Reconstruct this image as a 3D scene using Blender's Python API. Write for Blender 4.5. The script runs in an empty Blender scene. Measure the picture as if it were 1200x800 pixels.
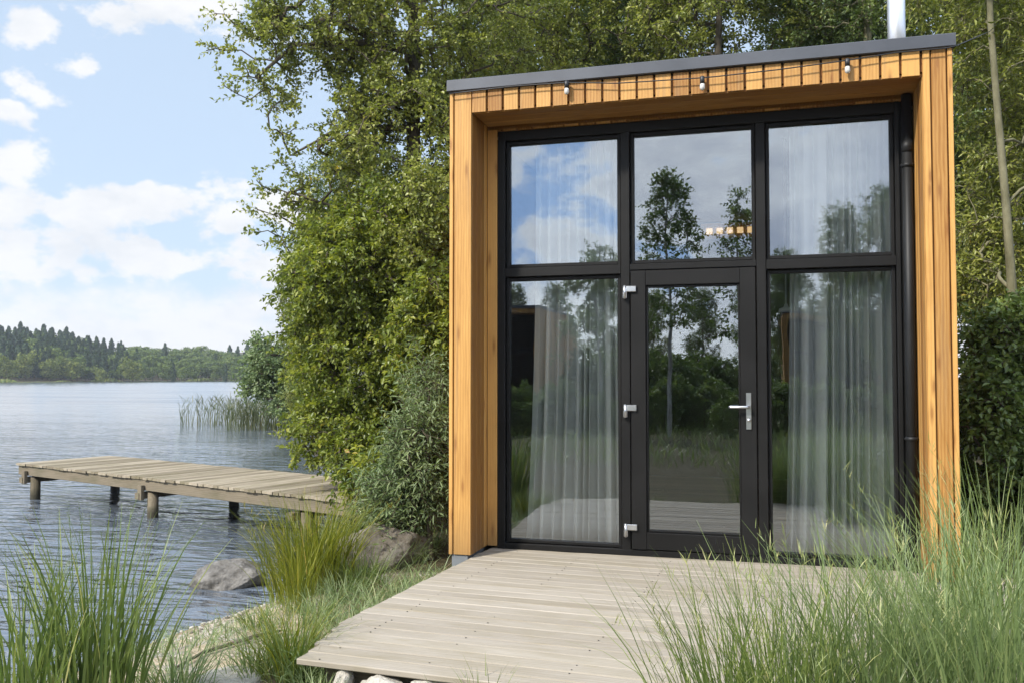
import bpy, math, random
import numpy as np
from mathutils import Vector, Matrix
R = math.radians
sc = bpy.context.scene
COL = sc.collection
rng = np.random.default_rng(7)
random.seed(7)

# ------------------------------------------------------------------ camera
F_PX = 1045.5
YAW, PIT = R(-15.67), R(2.12)
CAM = np.array([2.23, -6.232, 1.335])
FW = np.array([math.sin(YAW)*math.cos(PIT), math.cos(YAW)*math.cos(PIT), math.sin(PIT)])
RT = np.array([math.cos(YAW), -math.sin(YAW), 0.0])
UP = np.cross(RT, FW)
def ray(px, py):
    return FW + RT*(px-600)/F_PX - UP*(py-400)/F_PX
def at_depth(px, py, d):          # world point seen at that pixel of the photo, d metres ahead
    return CAM + ray(px, py)*d
def at_z(px, py, z):
    r = ray(px, py); return CAM + r*((z-CAM[2])/r[2])
def at_y(px, py, y):
    r = ray(px, py); return CAM + r*((y-CAM[1])/r[1])
cam = bpy.data.cameras.new("camera"); co = bpy.data.objects.new("camera", cam); COL.objects.link(co)
cam.sensor_width = 36; cam.lens = 36*F_PX/1200; cam.clip_start = .05; cam.clip_end = 4000
co.matrix_world = Matrix(((RT[0], UP[0], -FW[0], CAM[0]), (RT[1], UP[1], -FW[1], CAM[1]), (RT[2], UP[2], -FW[2], CAM[2]), (0, 0, 0, 1)))
sc.camera = co

WATER = -.53

# ------------------------------------------------------------------ node helpers
class NT:
    def __init__(self, tree): self.t = tree; tree.nodes.clear()
    def n(self, typ, props=None, **ins):
        nd = self.t.nodes.new(typ)
        for k, v in (props or {}).items(): setattr(nd, k, v)
        for k, v in ins.items(): self.set(nd, k, v)
        return nd
    def set(self, nd, k, v):
        k = k.replace('_', ' ')
        s = nd.inputs[int(k[1:])] if k[0] == 'i' and k[1:].isdigit() else nd.inputs[k]
        if isinstance(v, bpy.types.NodeSocket): self.t.links.new(v, s)
        elif isinstance(v, bpy.types.Node): self.t.links.new(v.outputs[0], s)
        else: s.default_value = v
    def math(self, op, a, b=0.0, c=0.0, clamp=False):
        nd = self.t.nodes.new('ShaderNodeMath'); nd.operation = op; nd.use_clamp = clamp
        for i, v in enumerate((a, b, c)): self.set(nd, 'i%d' % i, v)
        return nd.outputs[0]
    def ramp(self, fac, stops, interp='LINEAR'):
        nd = self.t.nodes.new('ShaderNodeValToRGB'); nd.color_ramp.interpolation = interp
        e = nd.color_ramp.elements
        while len(e) < len(stops): e.new(.5)
        for el, (p, c) in zip(e, stops):
            el.position = p; el.color = (c if len(c) == 4 else (*c, 1)) if isinstance(c, tuple) else (c, c, c, 1)
        self.set(nd, 'Fac', fac); return nd.outputs[0]
    def mix(self, fac, a, b, mode='MIX'):
        nd = self.t.nodes.new('ShaderNodeMix'); nd.data_type = 'RGBA'; nd.blend_type = mode
        for i, v in ((0, fac), (6, a), (7, b)):
            if isinstance(v, tuple) and len(v) == 3: v = (*v, 1)
            self.set(nd, 'i%d' % i, v)
        return nd.outputs[2]
    def noise(self, vec, scale, detail=4, rough=.55, dist=0.0):
        nd = self.n('ShaderNodeTexNoise', Scale=scale, Detail=detail, Roughness=rough, Distortion=dist)
        if vec is not None: self.set(nd, 'Vector', vec)
        return nd.outputs['Fac']
    def mapping(self, vec, scale=(1, 1, 1), rot=(0, 0, 0), loc=(0, 0, 0)):
        nd = self.n('ShaderNodeMapping', Vector=vec); nd.inputs['Scale'].default_value = scale
        nd.inputs['Rotation'].default_value = rot; nd.inputs['Location'].default_value = loc
        return nd.outputs[0]
    def attr(self, name, out='Fac'):
        nd = self.n('ShaderNodeAttribute', {'attribute_name': name}); return nd.outputs[out]
    def bump(self, h, strength=.3, dist=.01):
        return self.n('ShaderNodeBump', Strength=strength, Distance=dist, Height=h).outputs[0]
    def out(self, sh):
        o = self.t.nodes.new('ShaderNodeOutputMaterial'); self.set(o, 'Surface', sh)
def new_mat(name):
    m = bpy.data.materials.new(name); m.use_nodes = True; return m, NT(m.node_tree)
def pbsdf(N, color, rough=.6, spec=.5, metal=0.0, normal=None, **kw):
    if isinstance(color, tuple) and len(color) == 3: color = (*color, 1)
    b = N.n('ShaderNodeBsdfPrincipled', Base_Color=color, Roughness=rough, Metallic=metal)
    b.inputs['Specular IOR Level'].default_value = spec
    if normal is not None: N.set(b, 'Normal', normal)
    for k, v in kw.items(): N.set(b, k, v)
    return b
def simple_mat(name, color, rough=.6, spec=.5, metal=0.0, var=.15, scale=6, bump=0.0):
    m, N = new_mat(name)
    o = N.n('ShaderNodeTexCoord').outputs['Object']
    f = N.noise(o, scale, 5)
    dark = tuple(c*(1-var) for c in color); lite = tuple(min(1, c*(1+var)) for c in color)
    c = N.ramp(f, [(.3, dark), (.7, lite)])
    nrm = N.bump(N.noise(o, scale*8, 4), bump, .005) if bump else None
    r = N.math('MULTIPLY_ADD', f, .2, rough-.1)
    N.out(pbsdf(N, c, r, spec, metal, nrm)); return m

# ------------------------------------------------------------------ materials
def wood_mat(name, lo, hi, knot, knots=True, rough=.55, mottled=0.0, spec=.3, rv=.62, kn=.6, weather=False, wet=False):
    m, N = new_mat(name)
    g = N.attr('grain', 'Vector'); rnd = N.attr('rnd')
    gv = N.mapping(g, (1.2, 26, 26))
    wob = N.noise(N.mapping(g, (1.6, 7, 7)), 1.0, 3)
    fine = N.noise(gv, 2.2, 6, .6, .6)
    rings = N.n('ShaderNodeTexWave', {'wave_type': 'BANDS', 'bands_direction': 'Y'}, Scale=9.0, Distortion=5.0, Detail=3.0, Detail_Scale=1.0)
    N.set(rings, 'Vector', N.mapping(g, (.35, 1.6, 1.6)))
    f = N.math('ADD', N.math('MULTIPLY', fine, .55), N.math('ADD', N.math('MULTIPLY', rings.outputs['Fac'], .2), N.math('MULTIPLY', wob, .35)))
    f = N.math('ADD', f, N.math('MULTIPLY_ADD', rnd, rv, -rv*.57))
    c = N.ramp(f, [(.15, lo), (.5, tuple((a+b)/2 for a, b in zip(lo, hi))), (.85, hi)])
    if knots:
        v = N.n('ShaderNodeTexVoronoi', {'feature': 'F1', 'voronoi_dimensions': '2D'}, Scale=1.0, Randomness=1.0)
        N.set(v, 'Vector', N.mapping(g, (1.7, 8, 8)))
        k = N.ramp(v.outputs['Distance'], [(.045, 1.0), (.075, .55), (.16, 0.0)])
        c = N.mix(N.math('MULTIPLY', k, kn), c, knot)
    if mottled:
        mt = N.noise(N.mapping(g, (1.1, 3, 3)), 1.3, 5, .65)
        c = N.mix(N.math('MULTIPLY', N.ramp(mt, [(.45, 0.0), (.72, 1.0)]), mottled), c, knot)
    if wet:
        pz = N.n('ShaderNodeNewGeometry').outputs['Position']; z_ = N.n('ShaderNodeSeparateXYZ', Vector=pz).outputs[2]
        w_ = N.n('ShaderNodeMapRange', Value=N.math('MULTIPLY_ADD', N.noise(pz, 9.0, 4, .6), .12, z_), i1=WATER+.22, i2=WATER+.12, i3=0.0, i4=1.0).outputs[0]
        c = N.mix(N.math('MULTIPLY', w_, .8), c, (.018, .018, .010))
    if weather:
        c = N.mix(N.math('MULTIPLY', rnd, .8), c, N.mix(1.0, c, (1.0, .89, .76), 'MULTIPLY'))
        pz = N.n('ShaderNodeNewGeometry').outputs['Position']; z_ = N.n('ShaderNodeSeparateXYZ', Vector=pz).outputs[2]
        low = N.n('ShaderNodeMapRange', Value=N.math('MULTIPLY_ADD', N.noise(N.mapping(pz, (9, 9, 2.5)), 1.0, 5, .65), .5, z_), i1=.62, i2=.22, i3=0.0, i4=1.0).outputs[0]
        c = N.mix(N.math('MULTIPLY', low, .55), c, (.17, .105, .05))
        strk = N.ramp(N.noise(N.mapping(g, (.55, 16, 16)), 1.0, 4, .6), [(.56, 0.0), (.72, 1.0)])
        c = N.mix(N.math('MULTIPLY', strk, .5), c, (.24, .15, .075))
    nrm = N.bump(fine, .35, .004)
    N.out(pbsdf(N, c, rough, spec, 0, nrm)); return m
M = {}
M['clad'] = wood_mat('larch_cladding', (.26, .112, .020), (.58, .342, .108), (.17, .06, .013), spec=.35, rough=.55, mottled=.28, weather=True, rv=.8)
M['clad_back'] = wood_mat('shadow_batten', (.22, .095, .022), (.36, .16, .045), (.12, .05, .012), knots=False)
M['deck'] = wood_mat('weathered_decking', (.225, .193, .152), (.395, .352, .288), (.22, .185, .115), knots=True, rough=.8, mottled=.5, spec=.2, rv=.25, kn=.35)
M['pier'] = wood_mat('grey_pier_planks', (.17, .14, .095), (.38, .325, .245), (.12, .11, .045), knots=False, rough=.85, mottled=.65, spec=.15)
M['pile'] = wood_mat('pier_timber', (.085, .07, .045), (.20, .165, .115), (.06, .065, .026), knots=False, rough=.85, mottled=.6, wet=True)
M['floorwood'] = wood_mat('interior_boards', (.16, .10, .06), (.28, .19, .12), (.1, .06, .03), knots=False)
M['frame'] = simple_mat('black_frame', (.008, .0076, .0072), .5, .22, 0, .25, 3)
M['pipe'] = simple_mat('black_pipe', (.010, .0105, .011), .5, .3, 0, .2, 5)
M['roof'] = simple_mat('zinc_grey_trim', (.062, .067, .078), .45, .5, .2, .18, 2.5)
M['steel'] = simple_mat('brushed_steel', (.62, .63, .64), .32, .5, 1.0, .08, 10)
M['flue'] = simple_mat('flue_steel', (.72, .73, .75), .42, .5, .9, .06, 6)
M['plinth'] = simple_mat('grey_plinth', (.16, .17, .18), .6)
M['screw_head'] = simple_mat('screw_head', (.10, .09, .075), .6)
M['dark_plastic'] = simple_mat('black_plastic', (.012, .012, .013), .45)
M['wall_in'] = simple_mat('interior_wall', (.12, .10, .085), .8)
M['white_metal'] = simple_mat('white_enamel', (.75, .75, .73), .4)
def rock_mat(name, a, b, c, sc_=3.0, moss=0.0):
    m, N = new_mat(name)
    o = N.n('ShaderNodeTexCoord').outputs['Object']
    n1 = N.noise(o, sc_, 8, .65, .3); n2 = N.noise(o, sc_*9, 6, .7)
    col = N.ramp(N.math('MULTIPLY_ADD', n2, .4, N.math('MULTIPLY', n1, .6)), [(.35, a), (.5, b), (.66, c)])
    v = N.n('ShaderNodeTexVoronoi', {'feature': 'DISTANCE_TO_EDGE'}, Scale=sc_*.9)
    N.set(v, 'Vector', N.mix(.25, o, N.n('ShaderNodeTexNoise', Scale=4.0, Vector=o).outputs['Color']))
    cr = N.ramp(v.outputs['Distance'], [(0.0, 1.0), (.03, 0.0)])
    col = N.mix(N.math('MULTIPLY', N.ramp(N.noise(o, sc_*2.3, 7, .75), [(.58, 0.0), (.66, 1.0)]), .45), col, tuple(x*.5 for x in a))
    if moss:
        mm = N.ramp(N.noise(o, 4.5, 6, .7), [(.5, 0.0), (.62, 1.0)])
        col = N.mix(N.math('MULTIPLY', mm, moss), col, (.045, .06, .015))
    h = N.math('MULTIPLY_ADD', n2, .5, n1)
    N.out(pbsdf(N, col, .85, .3, 0, N.bump(h, .8, .04))); return m
M['rock'] = rock_mat('grey_granite', (.09, .075, .058), (.17, .148, .12), (.29, .265, .23), 3.0, .25)
M['wet_rock'] = rock_mat('shore_granite', (.06, .055, .045), (.16, .15, .135), (.30, .285, .26), 4.0)
M['limestone'] = rock_mat('pale_limestone', (.30, .27, .215), (.50, .465, .40), (.64, .61, .55), 6.0, .12)
def bark_mat(name, a, b):
    m, N = new_mat(name)
    o = N.n('ShaderNodeTexCoord').outputs['Object']
    n = N.noise(N.mapping(o, (1, 1, .35)), 14, 6, .65)
    n2 = N.noise(o, 3, 3)
    c = N.ramp(N.math('MULTIPLY_ADD', n2, .4, N.math('MULTIPLY', n, .6)), [(.35, a), (.65, b)])
    N.out(pbsdf(N, c, .85, .2, 0, N.bump(n, .6, .01))); return m
M['bark'] = bark_mat('grey_brown_bark', (.045, .036, .025), (.13, .11, .08))
M['pale_bark'] = bark_mat('pale_green_bark', (.10, .092, .05), (.21, .195, .12))
M['birch_bark'] = bark_mat('birch_bark', (.2, .18, .15), (.5, .48, .43))
def leaf_mat(name, stops, trans=.4, rough=.38, spec=.5, tcol=(.14, .18, .03), gain=1.0):
    m, N = new_mat(name)
    r = N.attr('rnd')
    c = N.ramp(r, [(p_, tuple(x*gain for x in c_)) for p_, c_ in stops])
    p = pbsdf(N, c, rough, spec)
    t = N.n('ShaderNodeBsdfTranslucent', Color=N.mix(.5, c, N.mix(1.0, c, (*[min(1, x*6) for x in tcol], 1), 'MULTIPLY')))
    t2 = N.n('ShaderNodeMixShader', Fac=trans, i1=p.outputs[0], i2=t.outputs[0])
    N.out(t2); return m
M['leaf_olive'] = leaf_mat('leaf_olive', [(0, (.055, .070, .015)), (.45, (.118, .132, .027)), (.8, (.185, .19, .042)), (.96, (.20, .20, .05)), (1, (.30, .18, .04))], trans=.45, gain=2.0)
M['leaf_bright'] = leaf_mat('leaf_bright', [(0, (.05, .075, .014)), (.4, (.115, .145, .026)), (.8, (.19, .21, .034)), (.97, (.25, .24, .04)), (1, (.28, .17, .05))], trans=.5, tcol=(.17, .2, .012), gain=1.65)
M['leaf_dark'] = leaf_mat('leaf_dark', [(0, (.035, .054, .014)), (.6, (.07, .098, .026)), (1, (.125, .15, .042))], trans=.4, gain=2.2)
M['leaf_willow'] = leaf_mat('leaf_willow', [(0, (.06, .085, .038)), (.5, (.105, .14, .062)), (1, (.17, .20, .095))], trans=.4, rough=.5, gain=1.95)
M['far_leaf'] = leaf_mat('far_leaf', [(0, (.04, .062, .018)), (.5, (.07, .10, .025)), (1, (.12, .145, .035))], trans=.3, rough=.7, spec=.2, gain=1.6)
M['far_needle'] = leaf_mat('far_needle', [(0, (.020, .038, .018)), (.6, (.035, .058, .024)), (1, (.06, .085, .03))], trans=.2, rough=.7, spec=.2, gain=1.25)
M['far_yellow'] = leaf_mat('far_yellow', [(0, (.07, .095, .022)), (.5, (.12, .145, .035)), (1, (.19, .20, .05))], trans=.35, rough=.7, spec=.2, gain=1.35)
M['grass'] = leaf_mat('grass_green', [(0, (.06, .095, .025)), (.5, (.13, .175, .045)), (.85, (.21, .24, .07)), (1, (.33, .30, .12))], trans=.4, rough=.45, gain=1.3)
M['grass_blue'] = leaf_mat('grass_bluegreen', [(0, (.08, .115, .045)), (.5, (.16, .21, .085)), (.85, (.26, .30, .13)), (1, (.40, .37, .18))], trans=.4, rough=.45, gain=1.35)
M['sedge'] = leaf_mat('sedge_yellow_green', [(0, (.09, .115, .012)), (.5, (.21, .23, .022)), (.85, (.31, .29, .035)), (1, (.42, .27, .06))], trans=.45, rough=.45)
M['reed'] = leaf_mat('reed_blades', [(0, (.06, .075, .03)), (.5, (.10, .125, .05)), (.85, (.16, .16, .08)), (1, (.22, .17, .09))], trans=.35, rough=.5)
M['straw'] = leaf_mat('dry_straw', [(0, (.20, .15, .08)), (1, (.38, .30, .17))], trans=.3, rough=.6)

# glass: coated insulating glass, mirrors part of the sky and lets the rest through
m, N = new_mat('coated_glass')
tc = N.n('ShaderNodeTexCoord').outputs['Object']
wv = N.bump(N.noise(tc, 1.6, 2, .4), .03, .05)
fr = N.n('ShaderNodeLayerWeight', Blend=.35, Normal=wv).outputs['Fresnel']
fac = N.math('MULTIPLY_ADD', fr, .8, .125, True)
gl = N.n('ShaderNodeBsdfGlossy', Color=(.86, .93, 1, 1), Roughness=0.0, Normal=wv)
tr = N.n('ShaderNodeBsdfTransparent', Color=(.99, 1, .99, 1))
N.out(N.n('ShaderNodeMixShader', Fac=fac, i1=tr.outputs[0], i2=gl.outputs[0])); M['glass'] = m
m, N = new_mat('curtain_cloth')
tc = N.n('ShaderNodeTexCoord').outputs['Object']
wz = N.noise(N.mapping(tc, (300, 300, 300)), 1, 2)
c = N.ramp(wz, [(.3, (.74, .76, .76)), (.7, (.86, .88, .87))])
d = N.n('ShaderNodeBsdfDiffuse', Color=c); t = N.n('ShaderNodeBsdfTranslucent', Color=c)
N.out(N.n('ShaderNodeMixShader', Fac=.14, i1=d.outputs[0], i2=t.outputs[0])); M['curtain'] = m
m, N = new_mat('frosted_bulb')
N.out(pbsdf(N, (.75, .74, .70), .25, .5, 0, None, Transmission_Weight=.3)); M['bulb'] = m
m, N = new_mat('warm_glow')
e = N.n('ShaderNodeEmission', Color=(1, .66, .33, 1), Strength=.5); N.out(e); M['lamp'] = m  # glow put into the shelf blocks on the back wall, no known lamp

# ground
m, N = new_mat('shore_ground')
pos = N.n('ShaderNodeNewGeometry').outputs['Position']
n1 = N.noise(pos, 1.3, 8, .65); n2 = N.noise(pos, 22, 8, .7); n3 = N.noise(pos, 140, 3, .6)
sand = N.ramp(n2, [(.3, (.26, .20, .13)), (.5, (.42, .345, .235)), (.72, (.56, .48, .36))])
soil = N.ramp(n2, [(.3, (.035, .030, .016)), (.55, (.08, .068, .035)), (.75, (.14, .11, .06))])
z = N.n('ShaderNodeSeparateXYZ', Vector=pos).outputs
pebv = N.n('ShaderNodeTexVoronoi', Scale=34.0, Vector=pos)
peb = N.ramp(pebv.outputs['Color'], [(.2, (.16, .14, .11)), (.8, (.50, .46, .40))])
sand = N.mix(N.ramp(N.noise(pos, 3.3, 5, .6), [(.50, 0.0), (.6, .85)]), sand, peb)
wet = N.n('ShaderNodeMapRange', Value=z[2], i1=WATER-.01, i2=WATER+.08, i3=1.0, i4=0.0).outputs[0]
sand = N.mix(N.math('MULTIPLY', wet, .8), sand, N.mix(1.0, sand, (.42, .36, .28), 'MULTIPLY'))
land = N.attr('land')
c = N.mix(N.ramp(N.math('MULTIPLY_ADD', n1, .7, N.math('SUBTRACT', land, .35)), [(.42, 0.0), (.58, 1.0)]), sand, soil)
deep = N.n('ShaderNodeMapRange', Value=z[2], i1=WATER-.08, i2=WATER-.8, i3=0.0, i4=1.0).outputs[0]  # bed darkens with depth: light lost in the water put into its colour
c = N.mix(deep, c, (.028, .022, .010))
N.out(pbsdf(N, c, .9, .2, 0, N.bump(N.math('MULTIPLY_ADD', n3, .25, N.math('MULTIPLY_ADD', pebv.outputs['Distance'], -.6, n2)), .7, .03))); M['ground'] = m

# water
m, N = new_mat('lake_water')
pos = N.n('ShaderNodeNewGeometry').outputs['Position']
w1 = N.noise(N.mapping(pos, (.9, 2.9, 1), (0, 0, R(-17))), 1.35, 2, .5, .7)
w2 = N.noise(N.mapping(pos, (1.3, 3.2, 1), (0, 0, R(-4))), 3.6, 2, .5, .4)
w3 = N.noise(N.mapping(pos, (.4, 1.2, 1), (0, 0, R(-24))), .30, 2, .5)
h = N.math('ADD', N.math('MULTIPLY', w1, .85), N.math('ADD', N.math('MULTIPLY', w2, .16), N.math('MULTIPLY', w3, .8)))
patch = N.ramp(N.noise(N.mapping(pos, (.05, .16, 1)), 1, 3), [(.35, .5), (.65, 1.0)])
far = N.n('ShaderNodeVectorMath', {'operation': 'LENGTH'}, i0=pos).outputs['Value']
calm = N.math('DIVIDE', 1.0, N.math('MULTIPLY_ADD', N.math('MULTIPLY', far, far), .0035, .75))      # open water beyond the bay is glassier
b = N.n('ShaderNodeBump', Strength=N.math('MULTIPLY', patch, calm, clamp=True), Distance=.125, Height=h).outputs[0]
# far out, only the wave faces that lean towards the shore are seen: give the open water that mean slope
lean = N.math('MULTIPLY', N.n('ShaderNodeMapRange', Value=far, i1=10.0, i2=60.0, i3=0.0, i4=.062).outputs[0], N.ramp(N.noise(N.mapping(pos, (.05, .5, 1), (0, 0, R(-20))), 1.0, 6, .7), [(.3, .35), (.7, 1.3)]))
tilt = N.n('ShaderNodeVectorMath', {'operation': 'SCALE'}, i0=(.6, -.8, 0), Scale=lean).outputs[0]
b = N.n('ShaderNodeVectorMath', {'operation': 'NORMALIZE'}, i0=N.n('ShaderNodeVectorMath', {'operation': 'ADD'}, i0=b, i1=tilt).outputs[0]).outputs[0]
fr = N.n('ShaderNodeFresnel', IOR=2.0, Normal=b).outputs[0]
gl = N.n('ShaderNodeBsdfGlossy', Color=(1, 1, 1, 1), Roughness=N.n('ShaderNodeMapRange', Value=far, i1=15.0, i2=95.0, i3=.03, i4=N.ramp(N.noise(N.mapping(pos, (.03, .22, 1), (0, 0, R(-20))), 1.0, 6, .7), [(.35, .07), (.65, .22)])).outputs[0], Normal=b)
tr = N.n('ShaderNodeBsdfTransparent', Color=(.60, .56, .42, 1))
df = N.n('ShaderNodeBsdfDiffuse', Color=(.18, .215, .26, 1))
body = N.n('ShaderNodeMixShader', Fac=.5, i1=tr.outputs[0], i2=df.outputs[0])
N.out(N.n('ShaderNodeMixShader', Fac=fr, i1=body.outputs[0], i2=gl.outputs[0])); M['water'] = m

# ------------------------------------------------------------------ object helpers
def tag(o, label=None, cat=None, group=None, kind=None):
    if label: o['label'] = label
    if cat: o['category'] = cat
    if group: o['group'] = group
    if kind: o['kind'] = kind
    return o
def thing(name, label, cat, loc=(0, 0, 0), rz=0, group=None):
    o = bpy.data.objects.new(name, None); COL.objects.link(o); o.location = Vector([float(v) for v in loc]); o.rotation_euler = (0, 0, rz)
    o.empty_display_size = .1
    return tag(o, label, cat, group)
def link_mesh(name, me, mat, parent=None, world=True):
    o = bpy.data.objects.new(name, me); COL.objects.link(o)
    if mat: me.materials.append(M[mat] if isinstance(mat, str) else mat)
    if parent is not None:
        o.parent = parent
        if world:                      # the mesh is written in world coordinates
            o.matrix_parent_inverse = chain(parent).inverted()
    return o
def chain(o):
    m = Matrix.LocRotScale(o.location, o.rotation_euler, o.scale)
    return (chain(o.parent) @ o.matrix_parent_inverse @ m) if o.parent else m
def np_mesh(name, V, Fq, mat, parent=None, rnd=None, smooth=False, grain=None, land=None, world=True):
    V = np.asarray(V, dtype=np.float32); Fq = np.asarray(Fq, dtype=np.int32)
    me = bpy.data.meshes.new(name); k = Fq.shape[1]
    me.vertices.add(len(V)); me.vertices.foreach_set('co', V.ravel())
    me.loops.add(Fq.size); me.loops.foreach_set('vertex_index', Fq.ravel())
    me.polygons.add(len(Fq)); me.polygons.foreach_set('loop_start', np.arange(len(Fq), dtype=np.int32)*k)
    me.update(calc_edges=True)
    if smooth: me.polygons.foreach_set('use_smooth', np.ones(len(Fq), dtype=bool))
    if rnd is not None:
        a = me.attributes.new('rnd', 'FLOAT', 'FACE'); a.data.foreach_set('value', np.asarray(rnd, dtype=np.float32))
    if land is not None:
        a = me.attributes.new('land', 'FLOAT', 'POINT'); a.data.foreach_set('value', np.asarray(land, dtype=np.float32))
    if grain is not None:
        a = me.attributes.new('grain', 'FLOAT_VECTOR', 'POINT'); a.data.foreach_set('vector', np.asarray(grain, dtype=np.float32).ravel())
    return link_mesh(name, me, mat, parent, world)
class MB:
    """collects boards, boxes, lathes and tubes into one mesh"""
    def __init__(s): s.V = []; s.F = []; s.r = []; s.g = []; s.sm = []
    def add(s, V, F, r=None, G=None, smooth=False):
        o = len(s.V); s.V += [tuple(float(c) for c in v) for v in V]; s.F += [tuple(i+o for i in f) for f in F]
        r = random.random() if r is None else r
        s.r += [r]*len(F); s.sm += [smooth]*len(F)
        s.g += [tuple(g) for g in (G if G is not None else V)]
    def board(s, c, L, W, T, l, w, t, ch=.003, r=None, bow=0.0):
        """board centred at c, axes L W T (unit), full sizes l w t, chamfer ch"""
        c, L, W, T = (np.array(v, float) for v in (c, L, W, T)); a, b = w/2, t/2; e = min(ch, a*.4, b*.4)
        sec = [(-a+e, -b), (a-e, -b), (a, -b+e), (a, b-e), (a-e, b), (-a+e, b), (-a, b-e), (-a, -b+e)]
        off = np.random.default_rng(random.getrandbits(30)).uniform(-20, 20, 3)
        V = []; G = []
        n = 2 if not bow else 6
        for i in range(n):
            u = i/(n-1)-.5; bo = bow*math.sin(u*5+off[0])
            for p, q in sec:
                V.append(c + L*l*u + W*(p+bo) + T*q); G.append(off + (l*u, p, q))
        F = []
        for i in range(n-1):
            for j in range(8):
                k = (j+1) % 8; F.append((i*8+j, i*8+k, i*8+8+k, i*8+8+j))
        F += [tuple(range(7, -1, -1)), tuple(range((n-1)*8, n*8))]
        s.add(V, F, r, G)
    def box(s, x0, x1, y0, y1, z0, z1, ch=.003, axis=2, r=None):
        ax = np.eye(3); d = (x1-x0, y1-y0, z1-z0)
        i, j, k = {0: (0, 1, 2), 1: (1, 2, 0), 2: (2, 0, 1)}[axis]
        s.board(((x0+x1)/2, (y0+y1)/2, (z0+z1)/2), ax[i], ax[j], ax[k], d[i], d[j], d[k], ch, r)
    def tube(s, pts, rad, n=8, r=None, cap=True, smooth=True):
        V, F = tube_geo(pts, rad, n); G = [(i//n*.1, 0, 0) for i in range(len(V))]
        if cap: F = F + [tuple(range(n-1, -1, -1)), tuple(range(len(V)-n, len(V)))]
        s.add(V, F, r, np.array(V)*1.0, smooth)
    def build(s, name, mat, parent=None, world=True):
        me = bpy.data.meshes.new(name); me.from_pydata(s.V, [], s.F); me.update()
        me.polygons.foreach_set('use_smooth', s.sm)
        a = me.attributes.new('rnd', 'FLOAT', 'FACE'); a.data.foreach_set('value', np.array(s.r, dtype=np.float32))
        a = me.attributes.new('grain', 'FLOAT_VECTOR', 'POINT'); a.data.foreach_set('vector', np.array(s.g, dtype=np.float32).ravel())
        return link_mesh(name, me, mat, parent, world)
def frame_of(d):
    d = d/(np.linalg.norm(d)+1e-9); a = np.array([0, 0, 1.]) if abs(d[2]) < .9 else np.array([1., 0, 0])
    u = np.cross(a, d); u /= np.linalg.norm(u); return u, np.cross(d, u)
def tube_geo(pts, rad, n):
    pts = np.array(pts, float); m = len(pts); rad = np.broadcast_to(rad, (m,))
    V = []; ang = np.arange(n)*2*math.pi/n
    for i in range(m):
        d = pts[min(i+1, m-1)]-pts[max(i-1, 0)]; u, v = frame_of(d)
        if i and np.dot(u, pu) < 0: u, v = -u, -v
        if i:
            u = pu - d*np.dot(pu, d)/np.dot(d, d); u /= np.linalg.norm(u); v = np.cross(d/np.linalg.norm(d), u)
        pu = u
        for a in ang: V.append(pts[i] + rad[i]*(u*math.cos(a)+v*math.sin(a)))
    F = [(i*n+j, i*n+(j+1) % n, (i+1)*n+(j+1) % n, (i+1)*n+j) for i in range(m-1) for j in range(n)]
    return V, F
X, Y, Z = np.eye(3)

# ------------------------------------------------------------------ cabin
CW, CD = 3.428, 5.6
ZI, ZT, FY = 3.274, 3.44, .405
IL, IR, FL, FR = .171, 3.248, .253, 3.161
cabin = thing('cabin', 'small larch clad cabin with a tall black glazed front on the lake shore', 'cabin', (CW/2, CD/2, 0))
b = MB(); zb = .022
TH = .022
def vboard(x0, x1, y, z0, z1, r=None):        # board facing the deck
    b.board(((x0+x1)/2, y+TH/2, (z0+z1)/2), Z, X, Y, z1-z0, x1-x0, TH, .003, r)
# jambs
vboard(0, .027, -.004, zb, ZT-.005); vboard(.036, IL-.004, 0, zb, ZT-.005)
vboard(IR+.004, IR+.046, 0, zb, ZT-.005); vboard(IR+.056, CW-.038, .002, zb, ZT-.005); vboard(CW-.029, CW, -.004, zb, ZT-.005)
# reveals
for k, (y0, y1) in enumerate(((.026, .125), (.135, .225), (.235, .315), (.325, .395))):
    b.board((IL-TH/2, (y0+y1)/2, (zb+ZI)/2), Z, Y, X, ZI-zb, y1-y0, TH)
    b.board((IR+TH/2, (y0+y1)/2, (zb+ZI)/2), Z, Y, X, ZI-zb, y1-y0, TH)
vboard(IL+.002, FL-.004, FY-.012, zb, ZI-.03)
# header
x = IL; PITCH = .1231
while x < IR-.02:
    x1 = min(x+PITCH-.014, IR-.003)
    vboard(x+.002, x1, random.uniform(-.0015, .0015), ZI+random.uniform(-.002, .002), ZT-.005)
    vboard(x+.002, x1, FY-.006, 3.234, ZI-.024)
    x += PITCH
b.build('portal_cladding', 'clad', cabin)
b = MB()
for k, (y0, y1) in enumerate(((.024, .143), (.147, .266), (.270, .389))):
    b.board((CW/2, (y0+y1)/2, ZI-.004+.011), X, Y, Z, IR-IL-.005, y1-y0, .022)
b.build('soffit', 'clad', cabin)
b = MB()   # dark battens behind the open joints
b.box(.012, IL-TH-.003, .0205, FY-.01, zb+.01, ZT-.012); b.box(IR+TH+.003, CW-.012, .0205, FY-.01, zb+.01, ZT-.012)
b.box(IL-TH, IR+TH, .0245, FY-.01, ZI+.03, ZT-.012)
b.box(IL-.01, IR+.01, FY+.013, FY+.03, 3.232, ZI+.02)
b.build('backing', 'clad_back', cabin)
b = MB()   # outer walls with vertical boards
y = .03
while y < CD-.05:
    y1 = min(y+PITCH-.012, CD)
    for xx in (TH/2-.001, CW-TH/2+.001):
        b.board((xx, (y+y1)/2, (zb+ZT)/2), Z, Y, X, ZT-zb-.01, y1-y, TH)
    y += PITCH
x = .03
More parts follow.
